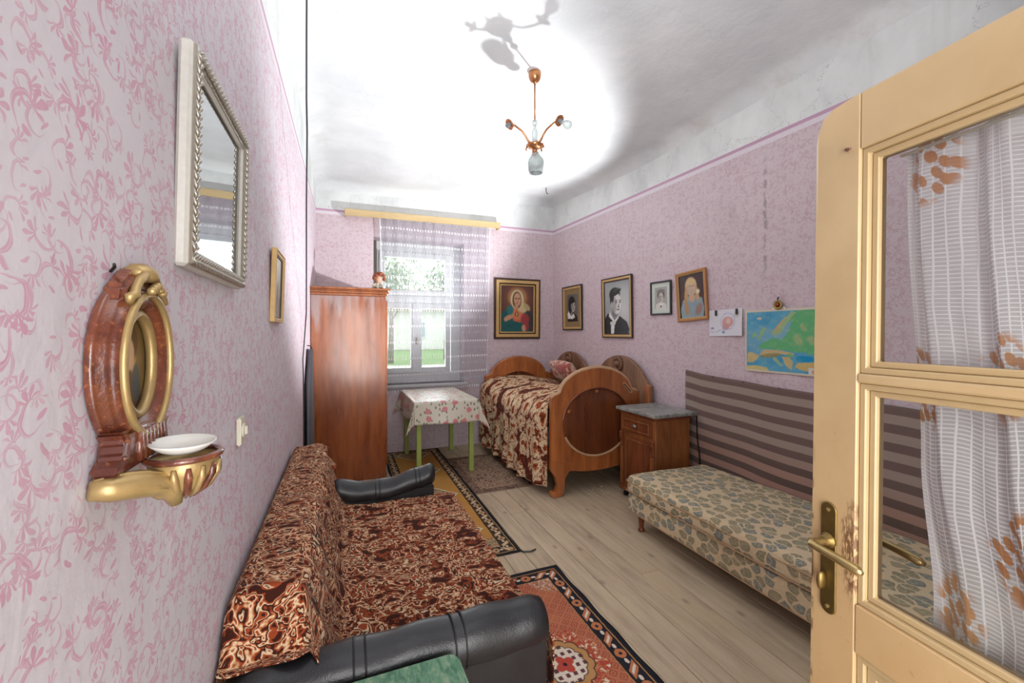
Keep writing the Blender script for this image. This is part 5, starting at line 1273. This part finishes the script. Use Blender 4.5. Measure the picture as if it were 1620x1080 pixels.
# leaf sprays
vn = g.voronoi(g.xyz((u + (wu - .5) * .05) * 6.4 + .3, (v + (wvv - .5) * .05) * 5.0 + .15, 0.0), 1.0, 'F1', .75); d0 = V(g, vn.outputs['Distance']); c1, c2, _ = g.sep(vn.outputs['Color'])
lf = g.voronoi(g.xyz((u * .8 + v * .5) * 62, (v * .8 - u * .5) * 36, 0.0), 1.0, 'F1', .9); l0 = V(g, lf.outputs['Distance'])
leaf = g.below(d0, .34, .05) * g.below(l0, .42, .05) * g.step(c1, .50, .53)
al = g.max(al, leaf * .78)
colr = g.mix(leaf * .9, g.mix(g.max(hth, vth), C(226, 226, 226), C(252, 252, 252)), g.mix(c2, C(196, 124, 48), C(212, 156, 92)))
M_net = g.done(colr, .85, 0, None, 0, al, spec=.1, lucent=.12)
dc = thing('door_curtain', 'white net curtain with orange leaf sprays hung behind the door glass', 'curtain', (.883, .572, 0), (math.radians(-.9), 0, math.radians(-98.8)))
def net(u, v):
    z = .985 + .845 * v
    x0 = .132 + .012 * math.sin(v * 5) + .045 * (1 - sm(0, .35, v)) * .9; x1 = W - .12
    fu = u + .010 * math.sin(u * 38 + 2 * v)
    return (x0 + (x1 - x0) * fu, .056 + .0105 * math.sin(u * 46 + 1.2 * math.sin(v * 2.5)) + .004 * math.sin(u * 97 + v * 6), z - .006 * math.sin(u * 46) * (1 - v))
MB().grid(220, 40, net, lambda u, v: (u * .86, v * .845)).build('net', M_net, dc, smooth=True, local=True)
MB().tube([(.125, .046, 1.822), (W - .11, .046, 1.824)], .0028, 6).build('curtain_string', M_ivory, dc, local=True)

# ------------------------------------------------------------------ plaster crumbs on the floor
M_crumb = plain('plaster_crumb', C(214, 210, 204), .9)
for px_, py_, r_ in ((2.13, 3.34, .006), (2.22, 3.42, .009), (2.28, 3.36, .007), (2.34, 3.45, .010), (2.25, 3.28, .007), (2.31, 3.30, .008), (2.20, 3.24, .006), (1.83, 3.22, .007), (2.36, 3.38, .006)):
    q = MB().lathe([(r_ * .3, 0), (r_, r_ * .3), (r_ * .7, r_ * .8), (r_ * .2, r_ * .9)], (px_, py_, 0), (0, 0, 1), 6, 1.0, random.uniform(.6, 1.3)).build('plaster_crumb', M_crumb)
    tag(q, 'tiny white plaster crumb on the floorboards by the bed', 'crumb', 'plaster crumbs on the floor by the bed')

# ------------------------------------------------------------------ the street outside the window
GZ = -.55
M_lawn = plain('lawn_grass', C(120, 150, 92), .9, amt=.25, scale=6); M_pave = plain('pale_pavement', C(206, 204, 196), .9, amt=.06, scale=3)
struct(MB().box(-40, 45, YB + .45, YB + 3.2, GZ - .2, GZ).build('pavement', M_pave)); struct(MB().box(-40, 45, YB + 3.2, YB + 9.5, GZ - .2, GZ - .005).build('lawn', M_lawn))
struct(MB().box(-60, 65, YB + 9.5, YB + 22, GZ - .2, GZ - .01).build('road', M_pave)); struct(MB().box(-80, 90, YB + 22, YB + 90, GZ - .2, GZ - .005).build('far_lawn', M_lawn))
M_leaf = plain('tree_leaves', C(140, 158, 122), .8, amt=.3, scale=2); M_bark = plain('bark', C(128, 118, 104), .9)
def tree(x_, y_, h_, r_, label):
    t_ = thing('tree', label, 'tree', (x_, y_, GZ), group='street trees beyond the window')
    MB().tube([(x_, y_, GZ), (x_ + .05, y_, GZ + h_ * .35), (x_ - .03, y_ + .05, GZ + h_ * .7)], [.20, .14, .05], 8).build('trunk', M_bark, t_, smooth=True)
    for k in range(3): MB().tube([(x_, y_, GZ + h_ * (.35 + .1 * k)), (x_ + r_ * .6 * math.cos(k * 2.3), y_ + r_ * .4 * math.sin(k * 2.3), GZ + h_ * (.6 + .1 * k))], [.05, .015], 6).build('branch', M_bark, t_, smooth=True)
    mb = MB(); q = random.Random(int(x_ * 10) + 3)
    for k in range(520):
        a, b, c_ = [max(-1, min(1, q.gauss(0, .45))) for _ in range(3)]
        P = Vector((x_ + a * r_, y_ + b * r_, GZ + h_ * .72 + c_ * r_ * .8)); s_ = q.uniform(.12, .30)
        u_ = Vector((q.gauss(0, 1), q.gauss(0, 1), q.gauss(0, 1))).normalized(); w_ = u_.orthogonal().normalized()
        mb.add([P - u_ * s_, P + w_ * s_ * .5, P + u_ * s_, P - w_ * s_ * .5], [(0, 1, 2, 3)])
    o = mb.build('leaves', M_leaf, t_); o['kind'] = 'stuff'
tree(3.0, YB + 24, 8.0, 2.0, 'leafy street tree seen through the left window pane'); tree(7.5, YB + 27, 8.5, 2.1, 'leafy street tree seen through the right window pane')
ho = thing('house', 'pale house across the street seen through the lace curtain', 'house', (8, YB + 50, GZ))
M_hw = plain('house_wall', C(220, 218, 212), .9, amt=.04, scale=2)
MB().box(-14, 34, YB + 48, YB + 56, GZ, GZ + 5.0).build('walls', M_hw, ho)
MB().prism([(YB + 47, GZ + 5.0), (YB + 57, GZ + 5.0), (YB + 52, GZ + 8.0)], -15, 35, 'yz').build('roof', plain('roof_tiles', C(176, 150, 138), .8), ho)
for k in range(9):
    q = MB().box(-12 + 5 * k, -10.2 + 5 * k, YB + 47.9, YB + 48.02, GZ + 1.4, GZ + 3.6).build('window', M_white, ho); MB().box(-11.8 + 5 * k, -10.4 + 5 * k, YB + 47.85, YB + 47.9, GZ + 1.6, GZ + 3.4).build('pane', plain('house_pane', C(150, 160, 168), .2), q)

# ------------------------------------------------------------------ dark garment hanging between sofa and wardrobe
g = Mat('navy_cloth'); p = g.xyz(*g.coord())
M_navy = g.done(g.vary(C(40, 38, 52), p, 40, .2), .9, 0, g.bump(g.noise(p, 120, 2), .3, .003), sheen=.2)
gm = thing('hanging_coat', 'dark navy coat hanging on the left wall next to the wardrobe', 'coat', (XL + .03, 4.15, .9))
def coat(u, v):
    w_ = .14 + .20 * sm(0, .35, v); Y = 4.16 + (u - .5) * 2 * w_
    return (XL + .012 + .030 * (1 - (2 * u - 1) ** 2) + .010 * math.sin(u * 22 + v * 2) * v + .006, Y, 1.36 - v * .98)
MB().grid(30, 30, coat).build('cloth', M_navy, gm, smooth=True, solid=.006)
MB().tube([(XL, 4.16, 1.39), (XL + .03, 4.16, 1.385), (XL + .035, 4.16, 1.36)], .005, 6).build('hook', M_dark, gm)
